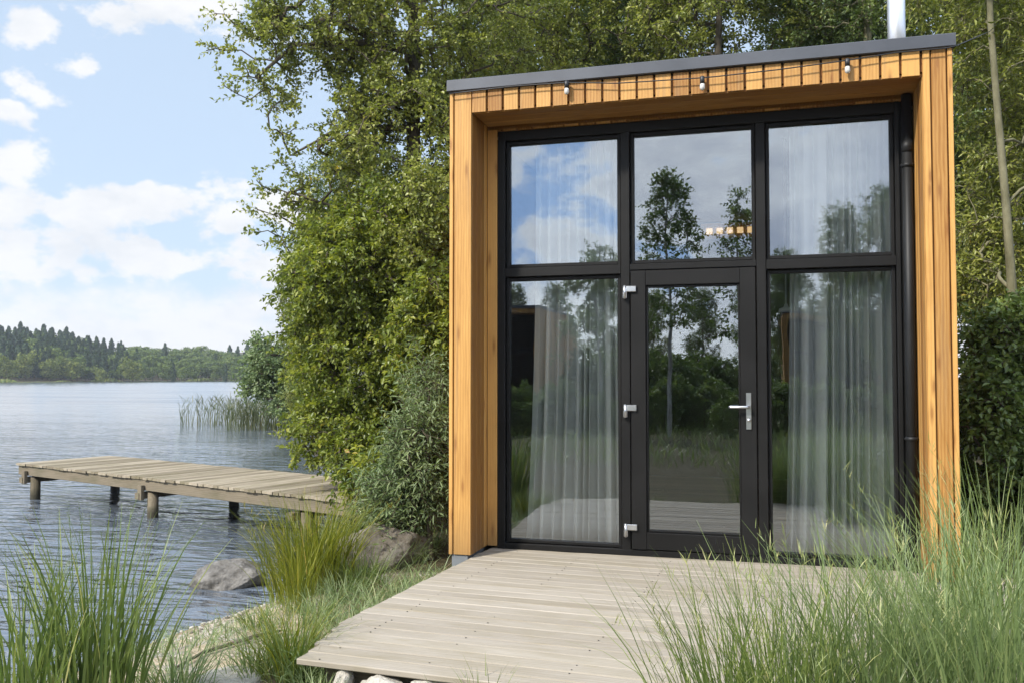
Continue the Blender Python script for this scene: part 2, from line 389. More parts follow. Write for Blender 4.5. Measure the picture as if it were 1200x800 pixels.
while x < CW-.05:
    x1 = min(x+PITCH-.012, CW-.03); b.board(((x+x1)/2, CD-TH/2, (zb+ZT)/2), Z, X, Y, ZT-zb-.01, x1-x, TH); x += PITCH
b.build('wall', 'clad', cabin)
b = MB()
b.box(.024, .12, FY+.05, CD-.03, .03, ZT-.02); b.box(CW-.12, CW-.024, FY+.05, CD-.03, .03, ZT-.02)
b.box(.125, CW-.125, CD-.12, CD-.03, .03, ZT-.02)
b.box(.125, CW-.125, FY+.1, CD-.13, 3.30, 3.40)
b.build('lining', 'wall_in', cabin)
b = MB()
yy = FY+.11
while yy < CD-.2:
    b.board((CW/2, yy+.07, .02), X, Y, Z, CW-.26, .137, .03); yy += .14
b.build('floor', 'floorwood', cabin)
b = MB()
b.box(-.016, CW+.018, -.030, CD+.03, ZT, 3.525, .004, 0); b.build('roof', 'roof', cabin)
b = MB()
b.box(.02, IL-.03, .012, FY, -.12, zb-.004, .002, 1); b.box(IR+.03, CW-.02, .012, FY, -.12, zb-.004, .002, 1)
b.box(.02, .10, FY+.01, CD-.02, -.30, zb-.004, .002, 1); b.box(CW-.10, CW-.02, FY+.01, CD-.02, -.30, zb-.004, .002, 1)
b.box(.11, CW-.11, CD-.1, CD-.02, -.30, zb-.004, .002, 0)
b.build('plinth', 'plinth', cabin)
b = MB(); b.box(FR+.002, IR-.002, FY+.02, FY+.04, .0, ZI-.03); b.build('side_panel', 'frame', cabin)

def frame_ring(name, x0, x1, z0, z1, w, y0, y1, mat='frame', parent=None, wb=None, wt=None):
    wb = w if wb is None else wb; wt = w if wt is None else wt
    f = MB(); e = .0015
    f.box(x0, x0+w, y0, y1, z0, z1, .004, 2); f.box(x1-w, x1, y0, y1, z0, z1, .004, 2)
    f.box(x0+w+e/2, x1-w-e/2, y0+.001, y1-.001, z0, z0+wb, .004, 0); f.box(x0+w+e/2, x1-w-e/2, y0+.001, y1-.001, z1-wt, z1, .004, 0)
    return f.build(name, mat, parent)
def pane(parent, x0, x1, z0, z1, y):
    p = MB(); p.box(x0, x1, y, y+.006, z0, z1, .0005, 2); return p.build('pane', 'glass', parent)
M1, M2 = 1.248, 2.229
frm = MB()
frm.box(FL, FL+.058, FY, FY+.09, 0, 3.23, .004); frm.box(FR-.030, FR, FY, FY+.09, 0, 3.23, .004)
frm.box(FL+.060, FR-.032, FY+.001, FY+.09, 3.155, 3.23, .004, 0); frm.box(FL+.060, FR-.032, FY+.001, FY+.09, 0, .045, .004, 0)
for mx in (M1, M2): frm.box(mx-.034, mx+.034, FY+.002, FY+.09, .047, 3.153, .004)
for x0, x1, z0 in ((FL+.060, M1-.036, 2.088), (M1+.036, M2-.036, 2.112), (M2+.036, FR-.032, 2.088)):
    frm.box(x0, x1, FY+.003, FY+.09, z0, 2.16, .004, 0)
glazing = frm.build('window_frame', 'frame', cabin)
cells = [(FL+.060, M1-.036, 2.162, 3.153), (M1+.036, M2-.036, 2.162, 3.153), (M2+.036, FR-.032, 2.162, 3.153),
         (FL+.060, M1-.036, .047, 2.086), (M2+.036, FR-.032, .047, 2.086)]
for i, (x0, x1, z0, z1) in enumerate(cells):
    w = .026
    s = frame_ring('window', x0+.001, x1-.001, z0+.001, z1-.001, w, FY+.035, FY+.085, parent=cabin)
    pane(s, x0+w, x1-w, z0+w, z1-w, FY+.062)
# door
D0, D1, DZ0, DZ1 = M1+.040, M2-.040, .052, 2.106
door = frame_ring('door', D0, D1, DZ0, DZ1, .112, FY-.008, FY+.07, parent=cabin, wb=.125, wt=.112)
pane(door, D0+.112, D1-.112, DZ0+.125, DZ1-.112, FY+.03)
b = MB()
for (a, bb, c, d) in ((D0+.112, D0+.126, DZ0+.127, DZ1-.114), (D1-.126, D1-.112, DZ0+.127, DZ1-.114)):
    b.box(a+.0005, bb, FY+.008, FY+.028, c, d, .004)
b.box(D0+.128, D1-.128, FY+.009, FY+.028, DZ0+.127, DZ0+.141, .004, 0); b.box(D0+.128, D1-.128, FY+.009, FY+.028, DZ1-.128, DZ1-.114, .004, 0)
b.build('glazing_bead', 'frame', door)
for hz in (1.97, 1.09, .212):
    h = MB()
    h.box(M1-.012, M1+.082, FY-.030, FY-.0085, hz-.022, hz+.022, .004, 0)
    h.box(M1-.016, M1+.014, FY-.032, FY-.0095, hz-.068, hz-.0235, .005, 2)
    h.tube([(M1+.0, FY-.03, hz-.072), (M1+.0, FY-.03, hz+.026)], .009, 10)
    h.build('hinge', 'steel', door)
h = MB(); hx = D1-.056
h.box(hx-.018, hx+.018, FY-.018, FY-.0085, .945, 1.205, .006, 2)
h.tube([(hx, FY-.018, 1.106), (hx, FY-.060, 1.106)], .010, 12)
h.tube([(hx+.004, FY-.058, 1.106), (hx-.02, FY-.062, 1.106), (hx-.125, FY-.062, 1.104), (hx-.135, FY-.056, 1.104)], [.0105, .0105, .0095, .0085], 12)
h.tube([(hx, FY-.0185, 1.01), (hx, FY-.026, 1.01)], .0125, 14)
h.build('handle', 'steel', door)
# downpipe with bracket
b = MB(); b.tube([(3.203, FY-.045, .02), (3.203, FY-.045, 3.26)], .034, 18); pipe = b.build('downpipe', 'pipe', cabin)
for zz in (2.77, .9):
    b = MB(); b.tube([(3.203, FY-.045, zz-.014), (3.203, FY-.045, zz+.014)], .0395, 18); b.box(3.19, 3.216, FY-.01, FY+.018, zz-.012, zz+.012)
    b.tube([(3.155, FY-.05, zz), (3.246, FY-.05, zz)], .006, 8)
    b.build('bracket', 'pipe', pipe)
b = MB(); b.tube([(3.203, FY-.045, 2.86), (3.203, FY-.045, 2.94)], .038, 18); b.build('pipe_socket', 'pipe', pipe)
# flue
b = MB(); b.tube([(3.265, 1.2, 3.52), (3.265, 1.2, 4.75)], .066, 24); flue = b.build('flue', 'flue', cabin)
b = MB(); b.tube([(3.265, 1.2, 3.521), (3.265, 1.2, 3.56)], [.10, .069], 24); b.build('flashing', 'roof', flue)

# curtains
def curtain(x0t, x1t, x0b, x1b, label, seed):
    r = np.random.default_rng(seed); nx, nz = 220, 26
    u = np.linspace(0, 1, nx); zz = np.linspace(.035, 3.22, nz); V = []
    ph = np.cumsum(np.interp(u, np.linspace(0, 1, 24), r.uniform(.25, 2.2, 24))); ph = ph/ph[-1]*2*math.pi*10
    amp = .034+.050*np.interp(u, np.linspace(0, 1, 9), r.uniform(.3, 1, 9))
    dr = r.uniform(-.6, .6, 12)
    for j, z_ in enumerate(zz):
        t = 1-z_/3.22
        xa = x0t+(x0b-x0t)*t**2.2; xb = x1t+(x1b-x1t)*t**2
        drift = np.interp(u, np.linspace(0, 1, 12), dr)*t*1.4
        for i in range(nx):
            V.append((xa+(xb-xa)*u[i], FY+.24+amp[i]*math.sin(ph[i]+drift[i])*(.55+.6*t)+.006*math.sin(ph[i]*2.3+t*3), z_))
    Fq = [(j*nx+i, j*nx+i+1, (j+1)*nx+i+1, (j+1)*nx+i) for j in range(nz-1) for i in range(nx-1)]
    o = np_mesh('curtain', V, Fq, 'curtain', None, smooth=True)
    md = o.modifiers.new('thickness', 'SOLIDIFY'); md.thickness = .0015
    return tag(o, label, 'curtain')
curtain(.50, 1.17, .40, 1.20, 'pale grey pleated curtain hanging behind the pane on the hinge side of the door', 3)
curtain(2.44, 3.14, 2.38, 3.14, 'pale grey pleated curtain hanging behind the pane on the handle side of the door', 5)
b = MB(); b.tube([(.14, FY+.24, 3.245), (CW-.14, FY+.24, 3.245)], .012, 10)
tag(b.build('curtain_rail', 'white_metal'), 'white rail inside the cabin carrying the two grey curtains', 'curtain rail')
# pendant lamp, shelf blocks made to glow
p = at_y(921, 362, 1.5)
pl = thing('pendant_lamp', 'slim white pendant lamp on a cord behind the pane beside the door', 'lamp', (p[0], p[1], p[2]))
b = MB(); b.tube([(p[0], p[1], p[2]+.03), (p[0], p[1], 3.30)], .006, 8); b.build('cord', 'white_metal', pl)
b = MB(); b.tube([(p[0], p[1], p[2]-.025), (p[0], p[1], p[2]), (p[0], p[1], p[2]+.012), (p[0], p[1], p[2]+.04)], [.060, .056, .022, .012], 18); b.build('lamp_shade', 'white_metal', pl)
q0, q1 = at_y(826, 275, CD-.16), at_y(886, 264, CD-.16)
wl = thing('glow_row', 'row of warm square shelf blocks with an added glow, high on the back wall inside the cabin', 'lamp', ((q0[0]+q1[0])/2, CD-.15, q0[2]))
b = MB(); b.box(q0[0]-.05, q1[0]+.05, CD-.15, CD-.122, q0[2]-.06, q1[2]+.05, .004, 0); b.build('rail', 'clad', wl)
for k in range(5):
    w_ = (q1[0]-q0[0])/5; xx = q0[0]+w_*k
    b = MB(); b.box(xx+.02, xx+w_-.03, CD-.19, CD-.152, q0[2], q1[2]-.02, .006, 2); b.build('glow_block', 'lamp', wl)

# string lights along the fascia
pts = [at_y(x_, y_, -.040) for x_, y_ in ((527, 110), (545, 108), (600, 101.5), (664, 97), (722, 98), (763, 95.5), (823, 91.5), (840, 90), (912, 82), (984, 72.3), (993, 71), (1050, 62), (1110, 56.5), (1121, 54))]
pts.append(at_depth(1160, 37, 9.3)); pts.append(at_depth(1172, 25, 9.9))
sl = thing('string_light', 'thin black festoon cable with three bulbs strung along the cabin fascia', 'string light', pts[3])
b = MB(); b.tube(pts, .0042, 6)
b.tube([pts[0], pts[0]+np.array([0, .055, .02])], .004, 6); b.build('cable', 'dark_plastic', sl)
for i in (3, 6, 10):
    p = pts[i]
    b = MB(); b.tube([p+Z*.012, p+Z*.008, p-Z*.012, p-Z*.040], [.008, .015, .0165, .0165], 14); s_ = b.build('socket', 'dark_plastic', sl)
    b = MB(); b.tube([p-Z*.041, p-Z*.05, p-Z*.07, p-Z*.083, p-Z*.088], [.014, .0165, .018, .013, .004], 14); b.build('bulb', 'bulb', s_)

# ------------------------------------------------------------------ deck
a = R(3.3); dU = np.array([math.cos(a), -math.sin(a), 0]); dV = np.array([-math.sin(a), -math.cos(a), 0])*-1   # dV points to the cabin
dV = np.array([math.sin(a), math.cos(a), 0]); O = np.array([-.03, -2.40, 0.0])
deck = thing('wooden_deck', 'low deck of weathered grey boards in front of the cabin door', 'deck', O + dU*1.7 + dV*1.4)
b = MB(); v = 0; n = 0
PW = .119
while v < 2.93:
    gap = random.choice((.0015, .0025, .005, .0065)); w = PW-gap; l0 = random.uniform(-.008, .008)+.022*v+max(0, .62-v)*.22; L = 3.60
    cen = O + dU*(l0+L/2) + dV*(v+w/2) + Z*(-.014+random.uniform(-.0015, .0015))
    b.board(cen, dU, dV, Z, L, w, .028, .004, None, random.uniform(-.0015, .0015)); v += PW; n += 1
b.build('decking', 'deck', deck)
b = MB()
b.board(O + dU*1.84 + dV*.13 - Z*.085, dU, Z, dV, 3.24, .10, .04, .003)
for u in (.24, .75, 1.4, 2.1, 2.8, 3.44): b.board(O + dU*u + dV*1.55 - Z*.085, dV, Z, dU, 2.78, .10, .045, .003)
b.build('joist', 'pile', deck)
sv = []; sf = []; an = np.arange(8)*math.pi/4
for i in range(24):
    for u in (.24, .75, 1.4, 2.1, 2.8, 3.44):
        for dv in (.025, .092):
            if random.random() < .5: continue
            c = O + dU*(u+.022*i*PW+random.uniform(-.006, .006)) + dV*(i*PW+dv) + Z*.0022; k = len(sv)
            sv += [c+.0042*(dU*math.cos(q)+dV*math.sin(q)) for q in an]; sv += [c-Z*.004+.0042*(dU*math.cos(q)+dV*math.sin(q)) for q in an]
            sf += [(k+j, k+(j+1) % 8, k+8+(j+1) % 8, k+8+j) for j in range(8)]+[(k, k+1, k+2, k+3), (k, k+3, k+4, k+7), (k+4, k+5, k+6, k+7)]
np_mesh('screw', sv, sf, 'screw_head', deck)['kind'] = 'stuff'

# ------------------------------------------------------------------ pier
NL, NRt = np.array([-8.70, 4.84, 0]), np.array([-2.11, 2.51, 0])
pu = (NRt-NL)/np.linalg.norm(NRt-NL); pn = np.array([-pu[1], pu[0], 0]); PLN = np.linalg.norm(NRt-NL)+.25; PWD = 1.50
pier = thing('pier', 'long narrow jetty of weathered planks standing on round piles over the lake', 'jetty', NL+pu*PLN/2+pn*.75+Z*WATER)
b = MB(); u = 0
while u < PLN+.02:
    w = random.uniform(.088, .098)
    b.board(NL + pu*(u+w/2) + pn*(PWD/2+random.uniform(-.012, .012)) + Z*(-.016+random.uniform(-.003, .003)), pn, pu, Z, PWD, w, .032, .004); u += w+random.uniform(.003, .007)
b.build('decking', 'pier', pier)
for d in (.06, PWD-.06):
    b = MB(); b.board(NL + pu*(PLN/2) + pn*d - Z*.105, pu, Z, pn, PLN-.04, .14, .06, .004); b.build('beam', 'pile', pier)
for u in (.33, 3.35, 6.3):
    b = MB(); b.board(NL + pu*(u-.10) + pn*(PWD/2-.02) - Z*.245, pn, Z, pu, PWD+.04, .085, .09, .004); b.build('crossbeam', 'pile', pier)
    for d in (.12, PWD-.10):
        c = NL + pu*(u+.02) + pn*d
        b = MB(); b.tube([c-Z*1.9, c-Z*.6, c-Z*.203], [.074, .071, .069], 16); b.build('pile', 'pile', pier)
    if u < 6:
        b = MB(); b.board(NL + pu*(u-.06) + pn*(-.006) - Z*.20, Z, pu, pn, .19, .085, .05, .004); b.build('bracket', 'pile', pier)

# ------------------------------------------------------------------ terrain + water
SY = np.array([-200, -40, -6, -3.6, -2.6, -1.7, -1.1, -.5, .1, .7, 1.4, 2.2, 3.2, 4.6, 7, 10.5, 22, 47, 120, 200, 320, 900])
SX = np.array([-60, -14, -3.9, -2.75, -2.35, -2.0, -1.9, -1.85, -1.72, -1.62, -1.75, -2.1, -2.5, -2.9, -3.9, -5.9, -13.2, -29, -70, -92, -100, -100])
def hnoise(x, y, s, seed):
    r = np.random.default_rng(seed); o = 0
    for k in range(5):
        a_, ph = r.uniform(0, 6.28), r.uniform(0, 6.28); f = s*r.uniform(.6, 1.8)
        o = o + np.sin((x*math.cos(a_)+y*math.sin(a_))*f+ph+.8*np.sin((x*math.sin(a_)-y*math.cos(a_))*f*.7+ph*2))
    return o/5
def height(x, y):
    x = np.asarray(x, float); y = np.asarray(y, float)
    d = (x-np.interp(y, SY, SX))*np.where(y > 3, .75, .95)
    d = d + .09*hnoise(x, y, 3.0, 1)*np.clip(1-np.abs(d)/2, 0, 1)
    h = np.where(d > 0, np.minimum(.30*d, .12+.16*d), .42*d)
    h = np.where(d > 0, np.minimum(h, .27+.02*np.minimum(d, 10)), np.maximum(h, -2.2))
    h = h + WATER + np.clip(d+.3, 0, 1)*.03*hnoise(x, y, 2.2, 2)
    # far shore
    rr = np.hypot(x-CAM[0], y-CAM[1]); az = np.arctan2(x-CAM[0], y-CAM[1])
    Rf = 255+18*np.sin(az*9+1)+40*np.clip(-az-.55, 0, 1)*-1
    e = rr-Rf
    hf = WATER+np.where(e > 0, np.minimum(.05*e, .5)+np.clip(e-15, 0, 260)*.055, np.maximum(e*.1, -2.2))
    front = (az < -.2) & (az > -1.9)
    return np.where(front & (rr > 150), np.maximum(h*(d < 0)+np.where(d > 0, h, 0), hf), h), d
def warp(n, c, near, far):
    t = np.linspace(-1, 1, n); k = 7.0
    return c + near*t + (far-near)*np.sinh(k*t)/math.sinh(k)
gx, gy = warp(420, -.2, 7, 520), warp(420, -.5, 7, 520)
XX, YY = np.meshgrid(gx, gy); HH, DD = height(XX, YY)
V = np.stack([XX, YY, HH], -1).reshape(-1, 3); n = 420
ii = np.arange(n-1); A = (ii[:, None]*n+ii[None]).ravel()
# soil/grass away from the beach, sand on the beach left of the deck
land = np.clip((DD-1.3)/1.0, 0, 1); land = np.maximum(land, (np.hypot(XX-CAM[0], YY-CAM[1]) > 120)*1.0); land = np.maximum(land, np.clip((YY-.2)/.6, 0, 1)*np.clip(DD/.25, 0, 1))
np_mesh('ground', V, np.stack([A, A+1, A+n+1, A+n], 1), 'ground', smooth=True, land=land.ravel())['kind'] = 'structure'
S = 520
w = np_mesh('water', [(-S, -S, WATER), (S, -S, WATER), (S, S, WATER), (-S, S, WATER)], [(0, 1, 2, 3)], 'water'); w['kind'] = 'structure'
def ground_z(x, y): return float(height(np.array([x]), np.array([y]))[0][0])
def gp(px, py):       # point on the ground seen at that pixel
    z_ = -.3
    for _ in range(12):
        p = at_z(px, py, z_); z_ = .5*z_+.5*max(ground_z(p[0], p[1]), WATER-.1)
    return np.array([p[0], p[1], z_])

# ------------------------------------------------------------------ rocks
def rock(name, label, cat, cen, size, mat, seed, sub=6, flat=.35, rz=0, cuts=9):
    import bmesh
    bm = bmesh.new(); bmesh.ops.create_icosphere(bm, subdivisions=sub, radius=1)
    r = np.random.default_rng(seed)
    P = np.array([v.co for v in bm.verts])
    for k in range(cuts):
        nrm = r.normal(size=3); nrm /= np.linalg.norm(nrm); dd = r.uniform(.62, .88)
        t = P@nrm-dd; P = P-np.outer(np.clip(t, 0, None)*.9, nrm)
    for f, am in ((2, .10), (5, .05), (11, .022), (24, .010)):
        n_ = hnoise(P[:, 0]*1.0+P[:, 2]*.7, P[:, 1]+P[:, 2]*.5, f, seed+f); P = P*(1+am*n_)[:, None]
    from mathutils import noise as mn
    o3 = Vector((seed*3.1, seed*1.7, seed*.9))
    fz = np.array([mn.hetero_terrain(Vector(p)*2.6+o3, .75, 2.2, 7, .6) for p in P]); rg_ = np.array([mn.ridged_multi_fractal(Vector(p)*1.7+o3, .9, 2.1, 6, 1.0, 2.0) for p in P])
    P = P*(1+.045*(fz-fz.mean())-.05*(rg_-rg_.mean()))[:, None]
    P[:, 2] = np.where(P[:, 2] < -flat, -flat+(P[:, 2]+flat)*.2, P[:, 2])
    for v, p in zip(bm.verts, P): v.co = p*np.array(size)
    me = bpy.data.meshes.new(name); bm.to_mesh(me); bm.free()
    for p in me.polygons: p.use_smooth = True
    o = link_mesh(name, me, mat); o.location = [float(c) for c in cen]; o.rotation_euler = (0, 0, rz)
    return tag(o, label, cat)
c = at_z(258, 688, WATER); rock('boulder', 'low rounded grey boulder standing in the shallow water at the shore', 'boulder', (c[0], c[1]+.15, WATER-.01), (.37, .30, .23), 'wet_rock', 12, rz=.2)
c = at_depth(440, 640, 7.4); rock('boulder', 'big brown grey rock with a flat top between sedge clump and cabin corner', 'boulder', (c[0], c[1]+.2, -.20), (.47, .40, .28), 'rock', 23, rz=.5, flat=.6, cuts=18)
for i, (px, py, s, lab) in enumerate(((316, 690, .10, 'small dark wet stone beside the boulder in the water'), (334, 676, .08, 'small grey stone at the foot of the yellow green sedge'), (305, 703, .07, 'smallest wet stone on the waterline under the boulder'))):
    c = gp(px, py); rock('stone', lab, 'stone', c, (s, s*.8, s*.6), 'wet_rock', 40+i, 3, rz=i)
for i, (u, v, sx, lab) in enumerate(((.58, .02, .13, 'pale flat stone under the front edge of the deck, nearer the corner tuft'), (.81, .03, .15, 'pale cracked stone under the front edge of the deck, further from the corner tuft'),
        (1.06, .04, .10, 'small pale stone half buried under the deck front'), (.36, .05, .07, 'little pale stone by the front corner of the deck'))):
    c = O+dU*u+dV*v; rock('stone', lab, 'stone', (c[0], c[1], -.115), (sx, sx*.75, .085), 'limestone', 60+i, 5, rz=i*.7, flat=.8)
c = gp(262, 800); rock('stone', 'broad pale slab of stone lying in the beach sand', 'stone', (c[0], c[1], c[2]-.01), (.24, .18, .07), 'limestone', 62, 5, rz=1.4)
# pebbles on the beach (nobody could count them)
import bmesh
bm = bmesh.new(); bmesh.ops.create_icosphere(bm, subdivisions=1, radius=1); bv = np.array([v.co for v in bm.verts]); bf = np.array([[v.index for v in f.verts] for f in bm.faces]); bm.free()
Vs, Fs, Rs = [], [], []; off = 0
for k in range(1700):
    y_ = rng.uniform(-3.2, .9); d_ = abs(rng.normal(0, .45))-.25
    x_ = np.interp(y_, SY, SX)+d_
    s_ = .006+.018*rng.random()**3
    vv = bv*np.array([1, .8, .5])*s_*(1+.3*rng.normal(size=bv.shape)*.5)
    an = rng.uniform(0, 6.28); vv = vv@np.array([[math.cos(an), -math.sin(an), 0], [math.sin(an), math.cos(an), 0], [0, 0, 1]])
    Vs.append(vv+np.array([x_, y_, ground_z(x_, y_)+s_*.2])); Fs.append(bf+off); Rs.append(np.full(len(bf), rng.random())); off += len(bv)
m, N = new_mat('beach_pebbles'); N.out(pbsdf(N, N.ramp(N.attr('rnd'), [(0, (.07, .06, .045)), (.5, (.22, .19, .15)), (1, (.5, .46, .4))]), .7)); M['pebble'] = m
np_mesh('pebbles', np.concatenate(Vs), np.concatenate(Fs), 'pebble', rnd=np.concatenate(Rs))['kind'] = 'stuff'
# driftwood
P0 = [gp(*q) for q in ((206, 786), (238, 768), (270, 758), (300, 748), (330, 742))]
b = MB(); b.tube([p+Z*.02 for p in P0], [.006, .010, .012, .010, .005], 8); b.tube([P0[2]+Z*.02, P0[2]+np.array([.12, .22, .03])], [.012, .005], 6)
b.tube([gp(372, 722)+Z*.015, gp(410, 700)+Z*.02, gp(450, 690)+Z*.02], [.008, .013, .007], 6)
tag(b.build('driftwood', 'bark'), 'thin dark driftwood branch lying along the beach sand', 'branch')

# ------------------------------------------------------------------ grass
def blades(base, h, az, lean, curl, width, segs=6, r=None, seed=0, twist=.6):
    """base (n,3) h,az,lean,curl,width (n,) -> V, F, rnd ; flat tapering blades that arch over"""
    n = len(base); rg = np.random.default_rng(seed)
    t = np.linspace(0, 1, segs+1)[None]
    ang = lean[:, None]+curl[:, None]*t**1.6
    ds = h[:, None]/segs
    rad = np.concatenate([np.zeros((n, 1)), np.cumsum(np.sin((ang[:, 1:]+ang[:, :-1])/2)*ds, 1)], 1)
    up = np.concatenate([np.zeros((n, 1)), np.cumsum(np.cos((ang[:, 1:]+ang[:, :-1])/2)*ds, 1)], 1)
    ca, sa = np.cos(az)[:, None], np.sin(az)[:, None]
    C = np.stack([base[:, :1]+rad*ca, base[:, 1:2]+rad*sa, base[:, 2:]+up], -1)
    wa = az[:, None]+math.pi/2+rg.normal(0, twist, (n, 1))+t*rg.normal(0, .5, (n, 1))
    w = width[:, None]*np.clip(1.15-t**2.2, 0.02, 1)*np.minimum(1, .55+t*2)
    W = np.stack([np.cos(wa)*w, np.sin(wa)*w, 0*w], -1)/2
    V = np.stack([C-W, C+W], 2).reshape(-1, 3)
    k = (segs+1)*2; s = np.arange(segs)*2
    f = np.stack([s, s+1, s+3, s+2], 1)[None]+(np.arange(n)*k)[:, None, None]
    rv = rg.random(n) if r is None else r
    return V, f.reshape(-1, 4), np.repeat(rv, segs), C
def merge(parts):
    Vs, Fs, Rs, o = [], [], [], 0
    for V, F, r in parts: Vs.append(V); Fs.append(F+o); Rs.append(r); o += len(V)
    return np.concatenate(Vs), np.concatenate(Fs), np.concatenate(Rs)
def edge(u): return O+dU*u-dV*.10
def clump(name, label, cat, cen, rad, n, hmin, hmax, mat, seed, lean=.18, curl=.9, width=.007, group=None, heads=0, bias=(0, 0), segs=6, headmat=None, sq=1.0):
    r = np.random.default_rng(seed)
    a_ = r.uniform(0, 2*math.pi, n); d = rad*np.sqrt(r.random(n))*r.uniform(.3, 1, n)
    bx, by = cen[0]+d*np.cos(a_), cen[1]+d*np.sin(a_)*sq
    bz = np.maximum(height(bx, by)[0], WATER-.35)-.02
    az = a_+r.normal(0, .7, n); az = np.arctan2(np.sin(az)+bias[1], np.cos(az)+bias[0])
    h = hmin+(hmax-hmin)*r.random(n)**.8
    ln = np.abs(r.normal(lean, .14, n))*(.4+d/rad*.8); cu = np.abs(r.normal(curl, curl*.5, n))
    V, F, rv, C = blades(np.stack([bx, by, bz], 1), h, az, ln, cu, width*r.uniform(.6, 1.25, n), segs, np.clip(r.beta(2, 2.6, n), 0, 1), seed)
    parts = [(V, F, rv)]
    if heads:
        k = r.choice(n, heads, replace=False); k = k[np.argsort(-h[k])]
        st = C[k]; nb = 9
        tp = st[:, -1]; dr = st[:, -1]-st[:, -3]; dr /= np.linalg.norm(dr, axis=1)[:, None]
        bb = np.repeat(tp, nb, 0) - np.repeat(dr, nb, 0)*r.uniform(-.02, .14, (heads*nb, 1))
        V2, F2, r2, _ = blades(bb, r.uniform(.03, .075, heads*nb), r.uniform(0, 6.28, heads*nb), r.uniform(.2, .9, heads*nb), r.uniform(0, .5, heads*nb), np.full(heads*nb, .0035), 2, r.uniform(.75, 1, heads*nb), seed+1)
        parts.append((V2, F2, r2))
    V, F, rv = merge(parts)
    o = np_mesh(name, V, F, mat, rnd=rv)
    return tag(o, label, cat, group)
# foreground reeds, bottom-left
def near(px, d, z=None):
    p = at_depth(px, 700, d); return np.array([p[0], p[1], 0])
clump('reed_clump', 'tall green reed clump at the waters edge, its highest blades before the jetty piles', 'grass', near(110, 3.9), .28, 190, .45, 1.05, 'grass', 101, .10, .42, .011, bias=(.15, 0))
clump('reed_clump', 'dense green reed clump cut by the picture edge at the lower left corner', 'grass', near(22, 3.75), .30, 160, .4, .88, 'grass', 102, .14, .5, .011)
clump('grass_tuft', 'loose tuft of drooping grey green grass on the beach beside the tall reeds', 'grass', near(205, 4.3), .22, 200, .18, .42, 'grass_blue', 103, .4, 1.3, .006)
# sedge by the pier
c = gp(356, 700); clump('sedge_clump', 'tall yellow green sedge clump between the jetty end and the beach', 'grass', c+np.array([0, .12, 0]), .37, 760, .40, .86, 'sedge', 111, .22, .8, .007, heads=30)
c = gp(350, 716); clump('sedge_tuft', 'upright bright yellow stems in front of the big sedge clump', 'grass', c, .14, 90, .3, .62, 'sedge', 112, .12, .5, .006)
c = gp(395, 640); clump('grass_clump', 'grey green arching grass clump leaning over the big brown rock', 'grass', c, .26, 260, .25, .55, 'grass_blue', 113, .3, 1.2, .006)
for i, (px, py, r_, n_, h0, h1, m_, lab) in enumerate((
        (345, 800, .16, 210, .18, .46, 'grass', 'upright green grass tuft at the front corner of the deck'),
        (395, 806, .14, 150, .1, .24, 'grass_blue', 'low bushy grass tuft beside the pale stones under the deck'),
        (525, 800, .14, 120, .14, .36, 'grass', 'short grass tuft at the middle of the deck front edge'),
        (620, 822, .12, 70, .12, .26, 'grass', 'sparse grass tuft under the deck front, nearest the big grasses'))):
    clump('grass_tuft', lab, 'grass', gp(px, py) if i == 0 else edge((.2, .30, 1.12, 1.5)[i]), r_, n_, h0, h1, m_, 120+i, .25, .8, .006)
for i, (px, py, r_, n_, h1, lab) in enumerate(((425, 672, .20, 240, .38, 'drooping grey green grass clump in front of the big brown rock'), (478, 660, .20, 260, .36, 'drooping grass clump between the brown rock and the deck edge'),
        (400, 705, .20, 220, .30, 'flattened grey green grass clump beside the yellow sedge and the deck'), (405, 655, .22, 220, .42, 'straw tipped grass tuft overhanging the lake side of the brown rock'), (455, 650, .14, 130, .30, 'small grass tuft against the middle of the brown rock'), (505, 640, .16, 160, .30, 'grass clump at the foot of the willow shrub by the cabin corner'))):
    clump('grass_clump', lab, 'grass', gp(px, py), r_, n_, .15, h1, 'grass_blue', 170+i, .45, 1.5, .0055)
for i, (px, py, r_, n_, h0, h1, m_, lab) in enumerate(((338, 792, .15, 240, .22, .52, 'sedge', 'yellow green grass tuft hiding the front left corner of the deck'), (300, 790, .16, 150, .12, .34, 'grass_blue', 'low grass tuft growing between the pale slab and the deck corner'),
        (372, 735, .15, 170, .12, .34, 'grass_blue', 'weedy grass tuft halfway along the deck edge beside the sand'), (425, 690, .22, 260, .15, .42, 'grass', 'fresh green grass tuft between the sedge clump and the deck edge'), (300, 735, .18, 110, .08, .24, 'grass', 'thin grass tuft on the sand just above the waterline'))):
    clump('grass_tuft', lab, 'grass', gp(px, py), r_, n_, h0, h1, m_, 190+i, .3, 1.1, .0055)
# big grasses, bottom-right
big = ((845, 3.35, .22, 230, .35, .80, 'grass', 'green grass clump with blades leaning out over the deck boards', (-.35, 0)),
       (925, 3.25, .26, 420, .40, .85, 'grass', 'tall green grass clump with airy seed heads before the cabin door', (-.1, 0)),
       (1020, 3.3, .28, 520, .40, .92, 'grass_blue', 'dense blue green grass clump before the cabin corner with the downpipe', (0, 0)),
       (1110, 3.2, .28, 480, .45, 1.0, 'grass_blue', 'tall blue green grass clump under the bare end of the larch jamb', (.05, 0)),
       (1185, 3.0, .26, 420, .5, 1.12, 'grass_blue', 'tallest blue green grass clump at the right edge with arching pale blades', (.1, 0)),
       (1090, 4.2, .3, 420, .4, .85, 'grass', 'green grass clump standing close beside the end of the deck', (0, 0)),
       (1175, 4.3, .34, 420, .5, 1.05, 'grass', 'high green grass clump before the dark bush beside the cabin', (0, 0)),
       (990, 2.95, .25, 260, .25, .55, 'grass_blue', 'low front clump of fine blue green grass at the bottom edge', (0, 0)))
